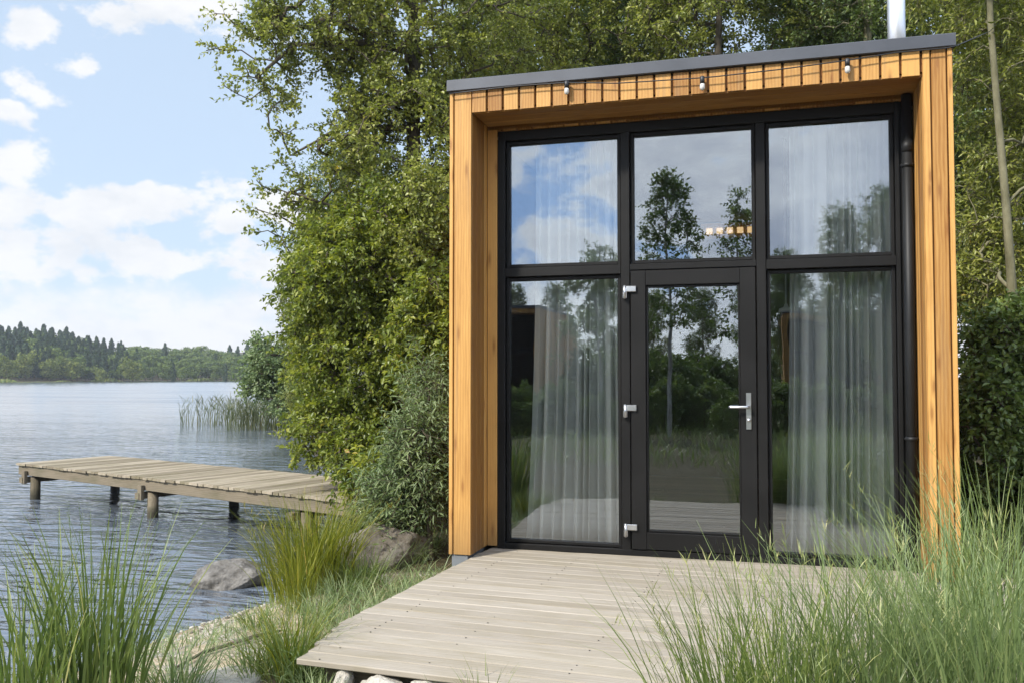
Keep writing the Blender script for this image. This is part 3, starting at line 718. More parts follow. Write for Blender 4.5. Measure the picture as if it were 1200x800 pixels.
for i, (px, d, r_, n_, h0, h1, m_, lab, bs) in enumerate(big):
    c = at_depth(px, 700, d); clump('grass_clump', lab, 'grass', c, r_, int(n_*.85), h0*1.0, h1*1.15, m_, 140+i, .16, .62, .0062, heads=40 if i in (1, 2, 5) else 14, bias=bs, group='tall grasses beside the deck')
# bank grass and meadow
def cover(name, pts, mat, h0, h1, seed, width=.006, curl=1.2, lean=.4, segs=4):
    r = np.random.default_rng(seed); n = len(pts)
    z_, d_ = height(pts[:, 0], pts[:, 1]); k = d_ > .02; pts = pts[k]; z_ = z_[k]; n = len(pts)
    V, F, rv, _ = blades(np.column_stack([pts, z_-.01]), r.uniform(h0, h1, n), r.uniform(0, 6.28, n), np.abs(r.normal(lean, .2, n)), np.abs(r.normal(curl, .4, n)), width*r.uniform(.6, 1.2, n), segs, r.beta(2, 2.5, n), seed)
    o = np_mesh(name, V, F, mat, rnd=rv); o['kind'] = 'stuff'; return o
def strip(n, p, seed):
    r = np.random.default_rng(seed); t = r.random(n)*(len(p)-1); i = t.astype(int); f = t-i; p = np.array(p, float)
    q = p[i]*(1-f)[:, None]+p[i+1]*f[:, None]; return q[:, :2]+r.normal(size=(n, 2))*q[:, 2:3]
cover('bank_grass', strip(2600, [(-.10, .05, .10), (-.18, -.5, .15), (-.15, -1.0, .12), (.0, -1.6, .07), (.1, -2.3, .05)], 1), 'grass_blue', .10, .32, 201)
cover('shore_grass', strip(2400, [(-1.2, 1.4, .3), (-2.0, 3.0, .35), (-2.0, 4.2, .4), (-3.2, 7.5, .6), (-6, 12, .8)], 2), 'grass', .15, .45, 202)
cover('meadow_grass', np.random.default_rng(3).uniform((3.55, -7), (12, 6), (9000, 2)), 'grass', .15, .5, 203)
cover('lawn_grass', np.random.default_rng(4).uniform((-3, -30), (16, -7.5), (16000, 2)), 'grass', .15, .5, 204, width=.014)
r = np.random.default_rng(5)
cover('side_grass', np.stack([r.uniform(.2, 4.2, 2200), r.uniform(-3.2, -2.5, 2200)], 1), 'grass_blue', .05, .22, 205)
r = np.random.default_rng(6); yy_ = r.uniform(-3.2, .3, 700)
lp = np.stack([np.interp(yy_, SY, SX)+np.abs(r.normal(.55, .45, 700)), yy_], 1)
cover('straw_litter', lp, 'straw', .05, .22, 206, .004, .25, 1.42, 3)
cover('beach_grass', strip(900, [(-1.5, -2.6, .25), (-1.1, -1.8, .22), (-.7, -1.0, .25), (-.6, -.3, .25)], 7), 'grass_blue', .06, .26, 207, .005)
cover('dry_grass', strip(700, [(-.2, .05, .14), (-.25, -.6, .16), (-.15, -1.2, .12), (-.02, -2.0, .08)], 8), 'straw', .12, .34, 208, .0045, 1.6, .6)
# reeds standing in the water beside the far bank
for i, (px, py, hw, n_, lab, m_) in enumerate(((258, 497, .9, 150, 'sparse reed bed standing in open water off the bank', 'reed'), (322, 502, 1.25, 520, 'dense reed bed against the bank under the small waterside tree', 'reed'))):
    c = at_z(px, py, WATER); r = np.random.default_rng(300+i)
    bx = c[0]+r.uniform(-hw, hw, n_)*1.0; by = c[1]+r.uniform(-1.2, 1.2, n_)+(bx-c[0])*.2
    V, F, rv, _ = blades(np.stack([bx, by, np.full(n_, WATER-.2)], 1), r.uniform(.7, 1.45 if i else 1.25, n_), r.uniform(0, 6.28, n_), np.abs(r.normal(.06, .08, n_)), np.abs(r.normal(.3, .3, n_)), r.uniform(.012, .03, n_), 5, r.beta(2, 2, n_), 310+i)
    nl = n_*2; k = r.integers(0, n_, nl)
    V2, F2, r2, _ = blades(np.stack([bx[k], by[k], WATER+r.uniform(.3, .9, nl)], 1), r.uniform(.25, .5, nl), r.uniform(0, 6.28, nl), r.uniform(.2, .8, nl), r.uniform(.2, 1, nl), r.uniform(.015, .03, nl), 3, r.beta(2, 2, nl), 320+i)
    V, F, rv = merge([(V, F, rv), (V2, F2, r2)])
    tag(np_mesh('reed_bed', V, F, m_, rnd=rv), lab, 'reeds')

# ------------------------------------------------------------------ trees
def unit(v): return v/(np.linalg.norm(v, axis=-1, keepdims=True)+1e-9)
def leaves_on(P0, D, L, k, ll, lw, rg, droop=.15, tone=None, upb=.8, fold=.25):
    """k leaves along each twiglet; each leaf a folded kite of four triangles' worth of shape"""
    m = len(P0); t = (np.arange(k)[None]+rg.random((m, k)))/k
    t = .12+.9*t
    pos = P0[:, None]+D[:, None]*(L[:, None]*t)[..., None]; pos[..., 2] -= droop*.4*(L[:, None]*t**2)
    ref = unit(rg.normal(size=(m, 3))); p1 = unit(np.cross(D, ref)); p2 = np.cross(D, p1)
    a_ = np.arange(k)[None]*2.4+rg.random((m, 1))*6.28+rg.normal(0, .3, (m, k))
    perp = p1[:, None]*np.cos(a_)[..., None]+p2[:, None]*np.sin(a_)[..., None]
    d = unit(D[:, None]*.55+perp*.8+np.array([0, 0, -droop])+rg.normal(0, .15, (m, k, 3)))
    nr = unit(np.array([0, 0, upb])+rg.normal(0, .45, (m, k, 3))+.3*perp)
    s = unit(np.cross(d, nr)); nr = np.cross(s, d)
    l = ll*rg.uniform(.45, 1.25, (m, k, 1)); w = lw*rg.uniform(.7, 1.15, (m, k, 1))
    B = pos; Lf = pos+d*l*.45-s*w*.5+nr*w*fold; Rt_ = pos+d*l*.45+s*w*.5+nr*w*fold; Tp = pos+d*l-nr*l*.12
    L2 = pos+d*l*.75-s*w*.30+nr*w*fold*.4; R2 = pos+d*l*.75+s*w*.30+nr*w*fold*.4
    V = np.stack([B, Rt_, R2, Tp, L2, Lf], 2).reshape(-1, 3)
    q = m*k; o = (np.arange(q)*6)[:, None]
    F = np.concatenate([o+np.array([[0, 1, 2, 3]]), o+np.array([[0, 3, 4, 5]])], 1).reshape(-1, 4)
    tn = rg.random((m, k))*.55 + (rg.random((m, 1)) if tone is None else tone[:, None])*.45
    return V, F, np.repeat(tn.ravel(), 2)
def make_tree(root, trunk_pts, trunk_r, targets, mat, bark, seed, sub=4, sublen=(.2, .42), k=10, ll=.06, lw=.042, limbs=(), droop=.15, upb=.5, rtip=.006, tone_amp=1.0, sag=.1, maxseg=.8, spread=.75):
    """grow limbs from the trunk to every crown target, then twiglets and leaves at the targets (world coordinates)"""
    rg = np.random.default_rng(seed)
    nodes, par = [], []
    def path(pts, p):
        for q in pts: nodes.append(np.array(q, float)); par.append(p); p = len(nodes)-1
        return p
    def dens(pts, st):
        out = [np.array(pts[0], float)]
        for a_, b_ in zip(pts[:-1], pts[1:]):
            a_, b_ = np.array(a_, float), np.array(b_, float); m = max(1, int(np.linalg.norm(b_-a_)/st))
            out += [a_+(b_-a_)*(i+1)/m for i in range(m)]
        return out
    tp = dens(trunk_pts, .3)
    path([tp[0]], -1); path(tp[1:], 0)
    nt = len(nodes)
    for lb in limbs:
        arr = np.array(nodes); s0 = np.argmin(np.linalg.norm(arr[:nt]-np.array(lb[0]), axis=1))
        path(dens([nodes[s0]]+[np.array(q) for q in lb], .3)[1:], s0)
    arr = np.zeros((len(nodes)+len(targets)*8, 3)); arr[:len(nodes)] = nodes; cnt = len(nodes)
    dist0 = np.array([np.min(np.linalg.norm(arr[:cnt]-t, axis=1)) for t in targets])
    tips = []
    for ti in np.argsort(dist0):
        t = targets[ti]; dv = arr[:cnt]-t; d = np.linalg.norm(dv, axis=1)
        cost = d*(1+.35*np.clip((arr[:cnt, 2]-t[2])/(d+1e-6), -.2, 1))
        j = int(np.argmin(cost)); d = d[j]; a_ = arr[j].copy(); m = max(2, min(6, int(d/.22)+1))
        bend = np.array([0, 0, sag*d])+rg.normal(0, .06*d, 3); p = j
        for i in range(1, m+1):
            f = i/m; q = a_+(t-a_)*f+bend*math.sin(math.pi*f)+rg.normal(0, .015, 3)
            arr[cnt] = q; par.append(p); p = cnt; cnt += 1
        tips.append(p)
    par = np.array(par); arr = arr[:cnt]
    load = np.zeros(cnt); load[tips] = 1
    for i in range(cnt-1, 0, -1): load[par[i]] += load[i]
    rad = rtip*np.maximum(load, .6)**.40
    for i in range(nt):
        f = i/max(1, nt-1); rad[i] = max(rad[i]*.6, np.interp(f, np.linspace(0, 1, len(trunk_r)), trunk_r))
    kids = {}
    for i in range(1, cnt): kids.setdefault(par[i], []).append(i)
    parts = []; stack = [0]; chains = []
    starts = [(0, None)]
    while starts:
        s0, pr = starts.pop(); ch = [pr, s0] if pr is not None else [s0]; c = s0
        while c in kids:
            ks = sorted(kids[c], key=lambda q: -load[q] if q >= nt else -1e9)
            for o in ks[1:]: starts.append((o, c))
            c = ks[0]; ch.append(c)
        if len(ch) > 1: chains.append(ch)
    for ch in chains:
        r_ = rad[ch].copy()
        if len(r_) > 1 and ch[0] != 0: r_[0] = min(r_[0], r_[1]*1.15)
        ns = 10 if r_.max() > .05 else (6 if r_.max() > .02 else 4)
        V, F = tube_geo(arr[ch], r_, ns); parts.append((np.array(V), np.array(F), np.zeros(len(F))))
    # twiglets
    tips = np.array(tips); base = arr[tips]; pdir = unit(base-arr[par[tips]])
    m = len(tips)*sub
    D = unit(np.repeat(pdir, sub, 0)+rg.normal(0, spread, (m, 3))+np.array([0, 0, .12]))
    L = rg.uniform(*sublen, m); P0 = np.repeat(base, sub, 0)-np.repeat(pdir, sub, 0)*rg.uniform(0, .25, (m, 1))
    u = unit(np.cross(D, rg.normal(size=(m, 3)))); v = np.cross(D, u); rr = .0028
    ring = [u*rr, (-.5*u+.87*v)*rr, (-.5*u-.87*v)*rr]
    E = P0+D*L[:, None]; E[:, 2] -= droop*.4*L
    TV = np.stack([P0+ring[0], P0+ring[1], P0+ring[2], E+ring[0]*.5, E+ring[1]*.5, E+ring[2]*.5], 1).reshape(-1, 3)
    o = (np.arange(m)*6)[:, None]
    TF = np.concatenate([o+np.array([[0, 1, 4, 3]]), o+np.array([[1, 2, 5, 4]]), o+np.array([[2, 0, 3, 5]])], 1).reshape(-1, 4)
    parts.append((TV, TF, np.zeros(len(TF))))
    V, F, r_ = merge(parts)
    to = np_mesh('trunk', V, F, bark, root, smooth=True)
    tone = np.repeat(np.clip(.5+tone_amp*(rg.random(len(tips))-.5), 0, 1), sub)
    V, F, r_ = leaves_on(P0, D, L, k, ll, lw, rg, droop, tone, upb)
    cr = np_mesh('crown', V, F, mat, root, rnd=r_)
    return to, cr
def ell(c, r, n, seed, shell=.35):
    g = np.random.default_rng(seed); d = unit(g.normal(size=(n, 3))); q = g.random(n)**(1/3.)
    q = shell+(1-shell)*q
    return np.array(c)+d*q[:, None]*np.array(r)

# big overhanging tree left of the cabin
base = at_depth(470, 560, 12.2); base[2] = ground_z(base[0], base[1])
T1 = thing('tree', 'tall olive green tree whose long branches hang out over the lake', 'tree', base, group=None)
tg = [ell(at_depth(475, 40, 12.0), (1.15, 1.3, 1.3), 330, 1), ell(at_depth(375, 30, 11.6), (.85, .9, .6), 110, 2), ell(at_depth(485, 180, 11.6), (.95, 1.2, 1.0), 260, 3),
      ell(at_depth(415, 170, 11.6), (.42, .7, .7), 70, 4), ell(at_depth(520, 10, 12.5), (1.6, 1.3, 1.4), 220, 5), ell(at_depth(430, -130, 12), (2, 1.6, 1.3), 180, 11), ell(at_depth(505, 270, 10.2), (.36, .5, .75), 110, 46), ell(at_depth(470, 300, 10.6), (.4, .4, .4), 50, 47),
      ell(at_depth(325, 100, 11.4), (.35, .4, .25), 12, 6), ell(at_depth(300, 20, 11.5), (.4, .4, .3), 22, 16), ell(at_depth(365, 225, 11.4), (.22, .3, .35), 14, 7)]
tips = [at_depth(x_, y_, d_) for x_, y_, d_ in ((250, 14, 11.3), (242, 60, 11.2), (262, 58, 11.3), (262, 104, 11.1), (282, 92, 11.2), (276, 30, 11.4), (292, 115, 11.2), (300, 70, 11.4), (285, 75, 11.0), (305, 95, 11.1), (316, 126, 11.1), (318, 152, 11.1),
     (330, 158, 11.2), (326, 190, 11.1), (342, 182, 11.2), (300, 212, 11.0), (318, 222, 11.0), (335, 232, 11.1), (350, 238, 11.2), (302, 246, 11.0), (320, 252, 11.1), (340, 262, 11.1), (304, 272, 11.0), (322, 275, 11.1), (345, 280, 11.2), (330, 130, 11.2), (340, 200, 11.2), (312, 108, 11.3), (345, 150, 11.3))]
limbs = [[at_depth(480, 40, 12.0), at_depth(430, 42, 11.7), at_depth(385, 22, 11.5), at_depth(330, 40, 11.4)], [at_depth(475, 60, 11.9), at_depth(430, 50, 11.6), at_depth(345, 53, 11.4), at_depth(300, 92, 11.2)],
         [at_depth(470, 260, 11.8), at_depth(410, 250, 11.4), at_depth(340, 225, 11.1)], [at_depth(465, 300, 11.7), at_depth(390, 290, 11.4), at_depth(330, 255, 11.1)], [at_depth(480, 150, 12), at_depth(400, 150, 11.5), at_depth(345, 180, 11.2)]]
make_tree(T1, [base, at_depth(478, 400, 12.2), at_depth(484, 200, 12.1), at_depth(486, 50, 12.2), at_depth(480, -150, 12.2)], [.15, .12, .10, .075, .03], np.concatenate(tg+[np.array(tips)]), 'leaf_olive', 'bark', 21, sub=5, k=9, ll=.06, lw=.043, limbs=limbs, sublen=(.16, .34))

# bright broadleaf shrub over the pier end
base = at_depth(455, 560, 11.2); base[2] = ground_z(base[0], base[1])
T2 = thing('shrub', 'bright yellow green leafy shrub overhanging the landward end of the jetty', 'shrub', base)
tg = [ell(at_depth(438, 430, 10.9), (.78, .9, 1.0), 240, 31, .5), ell(at_depth(412, 335, 10.9), (.62, .85, .70), 200, 32, .5), ell(at_depth(460, 290, 11.0), (.75, .9, .9), 190, 33, .4), ell(at_depth(490, 400, 10.8), (.6, .8, 1.2), 170, 34, .4),
      ell(at_depth(395, 500, 10.4), (.5, .5, .42), 90, 35), ell(at_depth(506, 400, 9.6), (.33, .5, .75), 120, 45), ell(at_depth(440, 535, 9.9), (.45, .4, .3), 70, 36), ell(at_depth(432, 560, 9.2), (.28, .3, .16), 30, 48), ell(at_depth(462, 560, 8.9), (.3, .3, .25), 45, 49), ell(at_depth(372, 390, 10.9), (.28, .4, .5), 45, 37), ell(at_depth(392, 280, 11), (.36, .5, .36), 45, 38), ell(at_depth(366, 330, 11), (.22, .4, .3), 25, 39)]
tg.append(np.array([at_depth(x_, y_, d_) for x_, y_, d_ in ((334, 372, 10.9), (326, 392, 10.9), (340, 352, 11), (322, 345, 11), (342, 300, 11), (330, 285, 11), (338, 415, 10.9), (345, 450, 10.8), (350, 480, 10.7), (352, 506, 10.5), (362, 525, 10.3), (378, 535, 10.2), (330, 330, 11), (352, 268, 11.1))]))
make_tree(T2, [base, at_depth(440, 480, 11.1), at_depth(425, 400, 11.0), at_depth(440, 280, 11.0)], [.07, .055, .04, .02], np.concatenate(tg), 'leaf_bright', 'bark', 22, sub=5, k=11, sublen=(.18, .36), ll=.073, lw=.042, droop=.35, upb=.6,
          limbs=[[at_depth(470, 450, 11.0), at_depth(500, 330, 10.8)], [at_depth(410, 480, 10.7), at_depth(380, 420, 10.8), at_depth(360, 340, 10.9)]])

# willow shrub hugging the cabin corner
base = at_depth(505, 625, 7.6); base[2] = ground_z(base[0], base[1])
T3 = thing('shrub', 'narrow leaved grey green willow shrub against the cabin corner', 'shrub', base)
tg = [ell(at_depth(498, 540, 7.8), (.28, .35, .50), 150, 41), ell(at_depth(506, 470, 8.2), (.22, .35, .40), 60, 42), ell(at_depth(462, 600, 7.7), (.22, .2, .12), 30, 50), ell(at_depth(470, 575, 7.9), (.28, .3, .24), 70, 43)]
tt = np.concatenate(tg); tt = tt[~((tt[:, 0] > -.16) & (tt[:, 1] > -.1))]
make_tree(T3, [base, at_depth(500, 560, 7.8), at_depth(502, 500, 8.0), at_depth(503, 460, 8.2)], [.03, .022, .016, .01], tt, 'leaf_willow', 'bark', 23, sub=4, k=11, ll=.075, lw=.017, droop=.2, spread=.6, sublen=(.2, .36), rtip=.004)

# crown prototype of the tall trees behind the cabin
def tall_tree(name, label, x, y, seed, mat, bark, h=10.0, crown=None, n=1150, **kw):
    z_ = ground_z(x, y); root = thing(name, label, 'tree', (x, y, z_), 0, 'tall trees behind the cabin')
    g = np.random.default_rng(seed); tg = []
    for i in range(26):
        f = (i+.5)/26; zz = z_+h*(.24+.76*f); rad = 2.0*math.sin(math.pi*min(1, .16+.80*f))**.7*g.uniform(.5, 1)
        a_ = g.uniform(0, 6.28); tg.append(ell((x+rad*.62*math.cos(a_), y+rad*.62*math.sin(a_), zz), (.85, .85, .62), n//26, seed*100+i, .3))
    tg = np.concatenate(tg)
    make_tree(root, [(x, y, z_-.1), (x+.1, y, z_+h*.3), (x-.05, y+.1, z_+h*.6), (x+.1, y, z_+h*.93)], [.14, .11, .07, .02], tg, mat, bark, seed, **kw)
    return root
def copy_thing(root, loc, rz, label=None, group=None, scale=1.0, mats=None):
    r = root.copy(); COL.objects.link(r); r.location = [float(c) for c in loc]; r.rotation_euler = (0, 0, rz); r.scale = (scale,)*3
    if label: r['label'] = label
    if group: r['group'] = group
    for ch in root.children:
        c = ch.copy(); COL.objects.link(c); c.parent = r; c.matrix_parent_inverse = ch.matrix_parent_inverse.copy()
    return r
KW = dict(sub=5, k=9, ll=.075, lw=.045, sublen=(.22, .5))
TA = tall_tree('tree', 'tall olive green tree rising straight behind the middle of the cabin roof', 1.6, 8.4, 51, 'leaf_olive', 'bark', **KW)
TB = tall_tree('tree', 'tall darker tree behind the steel flue of the cabin', 3.9, 8.6, 52, 'leaf_dark', 'pale_bark', **KW)
g_ = 'tall trees behind the cabin'
for src, x, y, rz, s, lab in ((TA, -1.0, 8.6, 2.0, 1.0, 'tall olive tree behind the left corner of the cabin roof'),
        (TB, .4, 10.8, 1.0, 1.08, 'tall dark tree second row behind the cabin, between the two olive ones'), (TA, 5.9, 9.6, 4.0, 1.0, 'tall olive tree beyond the right corner of the cabin roof'),
        (TB, 2.8, 12.0, 3.3, 1.1, 'tall dark tree deep behind the middle of the roof'), (TB, 7.6, 8.2, 5.2, .95, 'tall dark tree standing right of the cabin beyond the pale trunk'),
        (TB, -2.9, 11.6, .3, 1.0, 'tall dark tree behind the bright shrub at the waterside'), (TA, 9.6, 10.5, 1.1, 1.1, 'tall olive tree farthest right at the picture edge'),
        (TB, 5.2, 13.2, 2.2, 1.15, 'dark tree farthest back behind the flue'), (TB, -1.2, 13.8, 2.9, 1.1, 'dark tree farthest back behind the overhanging tree'), (TA, 8.0, 13.6, .6, 1.15, 'olive tree farthest back right of the cabin')):
    copy_thing(src, (x, y, ground_z(x, y)), rz, lab, g_, s)

# slender tree with the pale bare trunk, right of the cabin
base = at_depth(1192, 560, 9.6); base[2] = ground_z(base[0], base[1])
T7 = thing('tree', 'slender tree with a pale bare trunk right of the cabin', 'tree', base)
tg = [ell(at_depth(1190, 60, 10.2), (.9, .8, .7), 110, 71), ell(at_depth(1150, -40, 10.2), (1.0, 1.0, .8), 130, 72), ell(at_depth(1165, 230, 10.6), (.6, .5, .9), 90, 73), ell(at_depth(1220, 190, 10.3), (.6, .6, 1.0), 90, 74), ell(at_depth(1150, 330, 10.6), (.4, .4, .5), 60, 75)]
make_tree(T7, [base, at_depth(1186, 340, 9.6), at_depth(1179, 240, 9.6), at_depth(1169, 130, 9.6), at_depth(1161, 30, 9.6), at_depth(1157, -60, 9.6), at_depth(1160, -160, 9.7)], [.058, .054, .049, .042, .035, .03, .02], np.concatenate(tg), 'leaf_olive', 'pale_bark', 27, sub=5, k=9, ll=.08, lw=.030, droop=.3, rtip=.003)
# dark bush right of the cabin
base = at_depth(1180, 610, 8.4); base[2] = ground_z(base[0], base[1])
T8 = thing('bush', 'dark glossy leaved bush filling the space right of the cabin jamb', 'bush', base)
tg = [ell(at_depth(1165, 520, 8.5), (.45, .5, .85), 190, 81, .5), ell(at_depth(1205, 450, 8.6), (.5, .5, .75), 170, 82, .5), ell(at_depth(1175, 400, 8.8), (.36, .4, .35), 60, 83), ell(at_depth(1250, 520, 8.5), (.6, .6, .9), 120, 84)]
tt = np.concatenate(tg); tt = tt[tt[:, 0] > 3.62]
make_tree(T8, [base, at_depth(1182, 520, 8.5), at_depth(1185, 420, 8.6)], [.04, .03, .015], tt, 'leaf_dark', 'bark', 28, sub=5, k=9, ll=.075, lw=.045, droop=.3, sublen=(.16, .32))

# small waterside tree beyond the pier
base = at_z(336, 498, WATER); base[2] = ground_z(base[0]+1.2, base[1])
T9 = thing('tree', 'small dusky green tree standing at the far bank above the reed bed', 'tree', base)
dd = 26.5
tg = [ell(at_depth(322, 440, dd), (.85, .8, .7), 120, 91), ell(at_depth(310, 415, dd), (.4, .5, .5), 40, 92), ell(at_depth(345, 470, dd), (.9, .8, .5), 90, 93), ell(at_depth(350, 425, dd+.6), (.9, .8, .8), 110, 94), ell(at_depth(300, 452, dd), (.35, .4, .3), 26, 95)]
make_tree(T9, [base, at_depth(336, 460, dd), at_depth(325, 415, dd)], [.08, .06, .02], np.concatenate(tg), 'leaf_willow', 'bark', 29, sub=4, k=8, ll=.12, lw=.075, sublen=(.25, .5), rtip=.008)
# bank trees between pier and small tree (mostly hidden)
for src, px, d_, s, lab in ((TB, 400, 17, .62, 'dark bushy tree on the bank behind the bright shrub'), (TA, 372, 21, .55, 'olive tree on the bank between the shrub and the small waterside tree')):
    p = at_depth(px, 480, d_); copy_thing(src, (p[0], p[1], ground_z(p[0], p[1])), px, lab, None, s)

# ------------------------------------------------------------------ far shore forest
def far_proto(kind, seed):
    g = np.random.default_rng(seed); P = []; N_ = []
    if kind == 'pine':
        for i in range(1300):
            f = g.random()**.8; zz = .12+.88*f; a_ = g.uniform(0, 6.28); rad = .215*(1-f)**.62*(.8+.3*math.sin(f*33+2*math.sin(a_*2+seed)+g.normal()*.6))*(.8+.35*math.sin(a_*3+f*9+seed)); q = rad*math.sqrt(g.random()*.6+.4)
            P.append((q*math.cos(a_), q*math.sin(a_), zz)); N_.append((math.cos(a_), math.sin(a_), .5))
        s = .032
    else:
        lob = [(g.normal(0, .15), g.normal(0, .15), g.uniform(.3, .86), g.uniform(.10, .19)) for _ in range(16)]
        for i in range(1500):
            c = lob[g.integers(16)]; d = unit(g.normal(size=3)); q = c[3]*g.uniform(.75, 1.08)
            P.append((c[0]+d[0]*q, c[1]+d[1]*q, c[2]+d[2]*q*.9)); N_.append(d)
        s = .030
    P = np.array(P); N_ = unit(np.array(N_)+g.normal(0, .5, P.shape)); u = unit(np.cross(N_, g.normal(size=P.shape))); v = np.cross(N_, u)
    sz = s*g.uniform(.6, 1.3, (len(P), 1))
    V = np.stack([P-u*sz, P-v*sz*.7+N_*sz*.2, P+u*sz, P+v*sz*.7+N_*sz*.2], 1).reshape(-1, 3)
    return V, np.arange(len(V)).reshape(-1, 4), g.random(len(P))
protos = []
for kind, seed, mat, lab, nm in (('pine', 1, 'far_needle', 'dark conifer in the forest on the far shore of the lake', 'conifer_tree'), ('pine', 2, 'far_needle', '', 'conifer_tree'),
        ('round', 3, 'far_leaf', 'round green tree in the forest on the far shore of the lake', 'broadleaf_tree'), ('round', 4, 'far_leaf', '', 'broadleaf_tree'), ('round', 5, 'far_yellow', '', 'broadleaf_tree')):
    V, F, r_ = far_proto(kind, seed)
    me = np_mesh(nm, V, F, mat, rnd=r_)
    b = MB(); b.tube([(0, 0, -.03), (0, 0, .35), (.01, 0, .8)], [.018, .014, .004], 6); t_ = b.build('trunk', 'bark')
    protos.append((me, t_))
def far_tree(i, px, dist, h, label, group, rz, first=[]):
    a_ = math.atan((px-600)/F_PX)+YAW; x = CAM[0]+dist*math.sin(a_); y = CAM[1]+dist*math.cos(a_)
    cr, tr = protos[i]; kind = 'conifer_tree' if i < 2 else 'broadleaf_tree'
    root = thing(kind, label, 'tree', (x, y, ground_z(x, y)-.1-(.12*h if i > 1 else .05*h)), rz, group); root.scale = (h*random.uniform(.85, 1.15),)*2+(h,)
    for s_, nm in ((cr, 'crown'), (tr, 'trunk')):
        c = s_.copy(); c.name = nm; COL.objects.link(c); c.parent = root
    return root
G1, G2 = 'conifers on the far shore', 'broadleaf trees on the far shore'
LC, LB = 'dark conifer in the forest across the lake', 'rounded green tree in the forest across the lake'
for px, h, d_, lab in ((30, 9.5, 262, 'big pale yellow green tree at the far waterline, leftmost of the pale ones'), (8, 8, 258, 'pale green tree cut by the left picture edge at the far waterline'), (60, 7, 261, 'pale low tree beside the biggest pale tree on the far shore'),
        (84, 8, 262, 'narrow pale tree second in the row on the far waterline'), (156, 8.6, 262, 'single pale rounded tree before the dark conifers across the lake'), (118, 5.5, 259, 'lowest pale tree on the far waterline between two taller ones')):
    far_tree(4, px, d_, h, lab, None, random.uniform(0, 6))
for row, (d0, step) in enumerate(((268, 9), (280, 8), (296, 8), (318, 8), (345, 8))):
    px = -40
    while px < 345:
        px += step*random.uniform(.6, 1.4)
        con = px < 150 and random.random() < .85 or px >= 150 and random.random() < .18
        top = np.interp(px, [0, 60, 110, 150, 190, 235, 300, 345], [376, 380, 389, 397, 401, 402, 402, 404])+random.uniform(-3, 5) + (4-row)*5.0
        if row == 0 and px > 150: top += random.uniform(0, 10)
        dist = d0+random.uniform(-4, 4); a_ = math.atan((px-600)/F_PX)+YAW
        zt = CAM[2]+(438.7-top)/F_PX*dist*math.cos(math.atan((px-600)/F_PX)); gz = ground_z(CAM[0]+dist*math.sin(a_), CAM[1]+dist*math.cos(a_))
        h = max(6, zt-gz)
        far_tree(random.choice((0, 1)) if con else random.choice((2, 3, 3, 2)), px, dist, h, LC if con else LB, G1 if con else G2, random.uniform(0, 6))
for cr, tr in protos:
    bpy.data.objects.remove(cr); bpy.data.objects.remove(tr)
# grassy strip at the far waterline
r = np.random.default_rng(8); n_ = 5000; aa = np.arctan((r.uniform(-60, 340, n_)-600)/F_PX)+YAW; rd = 255+18*np.sin(aa*9+1)-40*np.clip(-aa-.55, 0, 1)+r.uniform(0, 8, n_)
V, F, rv, _ = blades(np.stack([CAM[0]+rd*np.sin(aa), CAM[1]+rd*np.cos(aa), np.full(n_, WATER)], 1), r.uniform(.2, .8, n_)*np.clip(.25+np.sin(aa*60)+np.sin(aa*143+1), .25, 1.6), r.uniform(0, 6.28, n_), np.abs(r.normal(.2, .1, n_)), np.abs(r.normal(.4, .2, n_)), r.uniform(.15, .4, n_), 2, r.random(n_)*.6+.4, 9)
np_mesh('shore_grass', V, F, 'grass', rnd=rv)['kind'] = 'stuff'

# ------------------------------------------------------------------ what the glass mirrors: land behind the camera
T2S = thing('bush', 'low dense bush in the dark wood behind the viewer, seen only mirrored in the glass', 'bush', (6, -26, ground_z(6, -26)), 0, 'undergrowth mirrored in the glass')
gz_ = ground_z(6, -26)
make_tree(T2S, [(6, -26, gz_-.1), (6, -26, gz_+1.2), (6.1, -26, gz_+2.2)], [.05, .03, .02], np.concatenate([ell((6, -26, gz_+1.3), (1.7, 1.2, 1.2), 260, 501, .5), ell((6.5, -26, gz_+2.2), (.9, .9, .8), 90, 502)]), 'leaf_dark', 'bark', 503, sub=4, k=8, ll=.12, lw=.09)
def mirror_at(px, py, dist):      # point seen reflected in the glazing at that pixel
    p = at_y(px, py, FY+.06); r_ = ray(px, py); r_ = r_*np.array([1, -1, 1]); return p + r_/np.linalg.norm(r_)*dist
def stand(px, dist):
    p = mirror_at(px, 440, dist); return p[0], p[1], ground_z(p[0], p[1])
def spindly(label, px, py_top, dist, seed, mat, bark, n=90, wid=.7, sag=.1):
    x, y, z_ = stand(px, dist); top = mirror_at(px+4, py_top, dist)[2]
    root = thing('birch_tree', label, 'tree', (x, y, z_)); H = top-z_; g = np.random.default_rng(seed)
    f = g.random(n)**.8; rad = wid*(1-f)**.6*g.uniform(.3, 1, n)+.1; a_ = g.uniform(0, 6.28, n)
    tg = np.stack([x+rad*np.cos(a_), y+rad*np.sin(a_), z_+H*(.38+.6*f)], 1)
    make_tree(root, [(x, y, z_-.1), (x+.05, y, z_+H*.4), (x-.05, y, z_+H*.75), (x, y, top)], [.06, .045, .025, .008], tg, mat, bark, seed, sub=4, k=8, ll=.09, lw=.06, sag=.2)
    return root
spindly('young birch mirrored in the upper middle pane', 785, 195, 15, 401, 'leaf_dark', 'birch_bark', 150, 1.1)
spindly('thin birch mirrored at the edge of the upper middle pane', 866, 222, 15, 402, 'leaf_dark', 'birch_bark', 70, .8)
spindly('birch mirrored behind the hinge side curtain', 700, 285, 17, 403, 'leaf_dark', 'birch_bark', 110, 1.3)
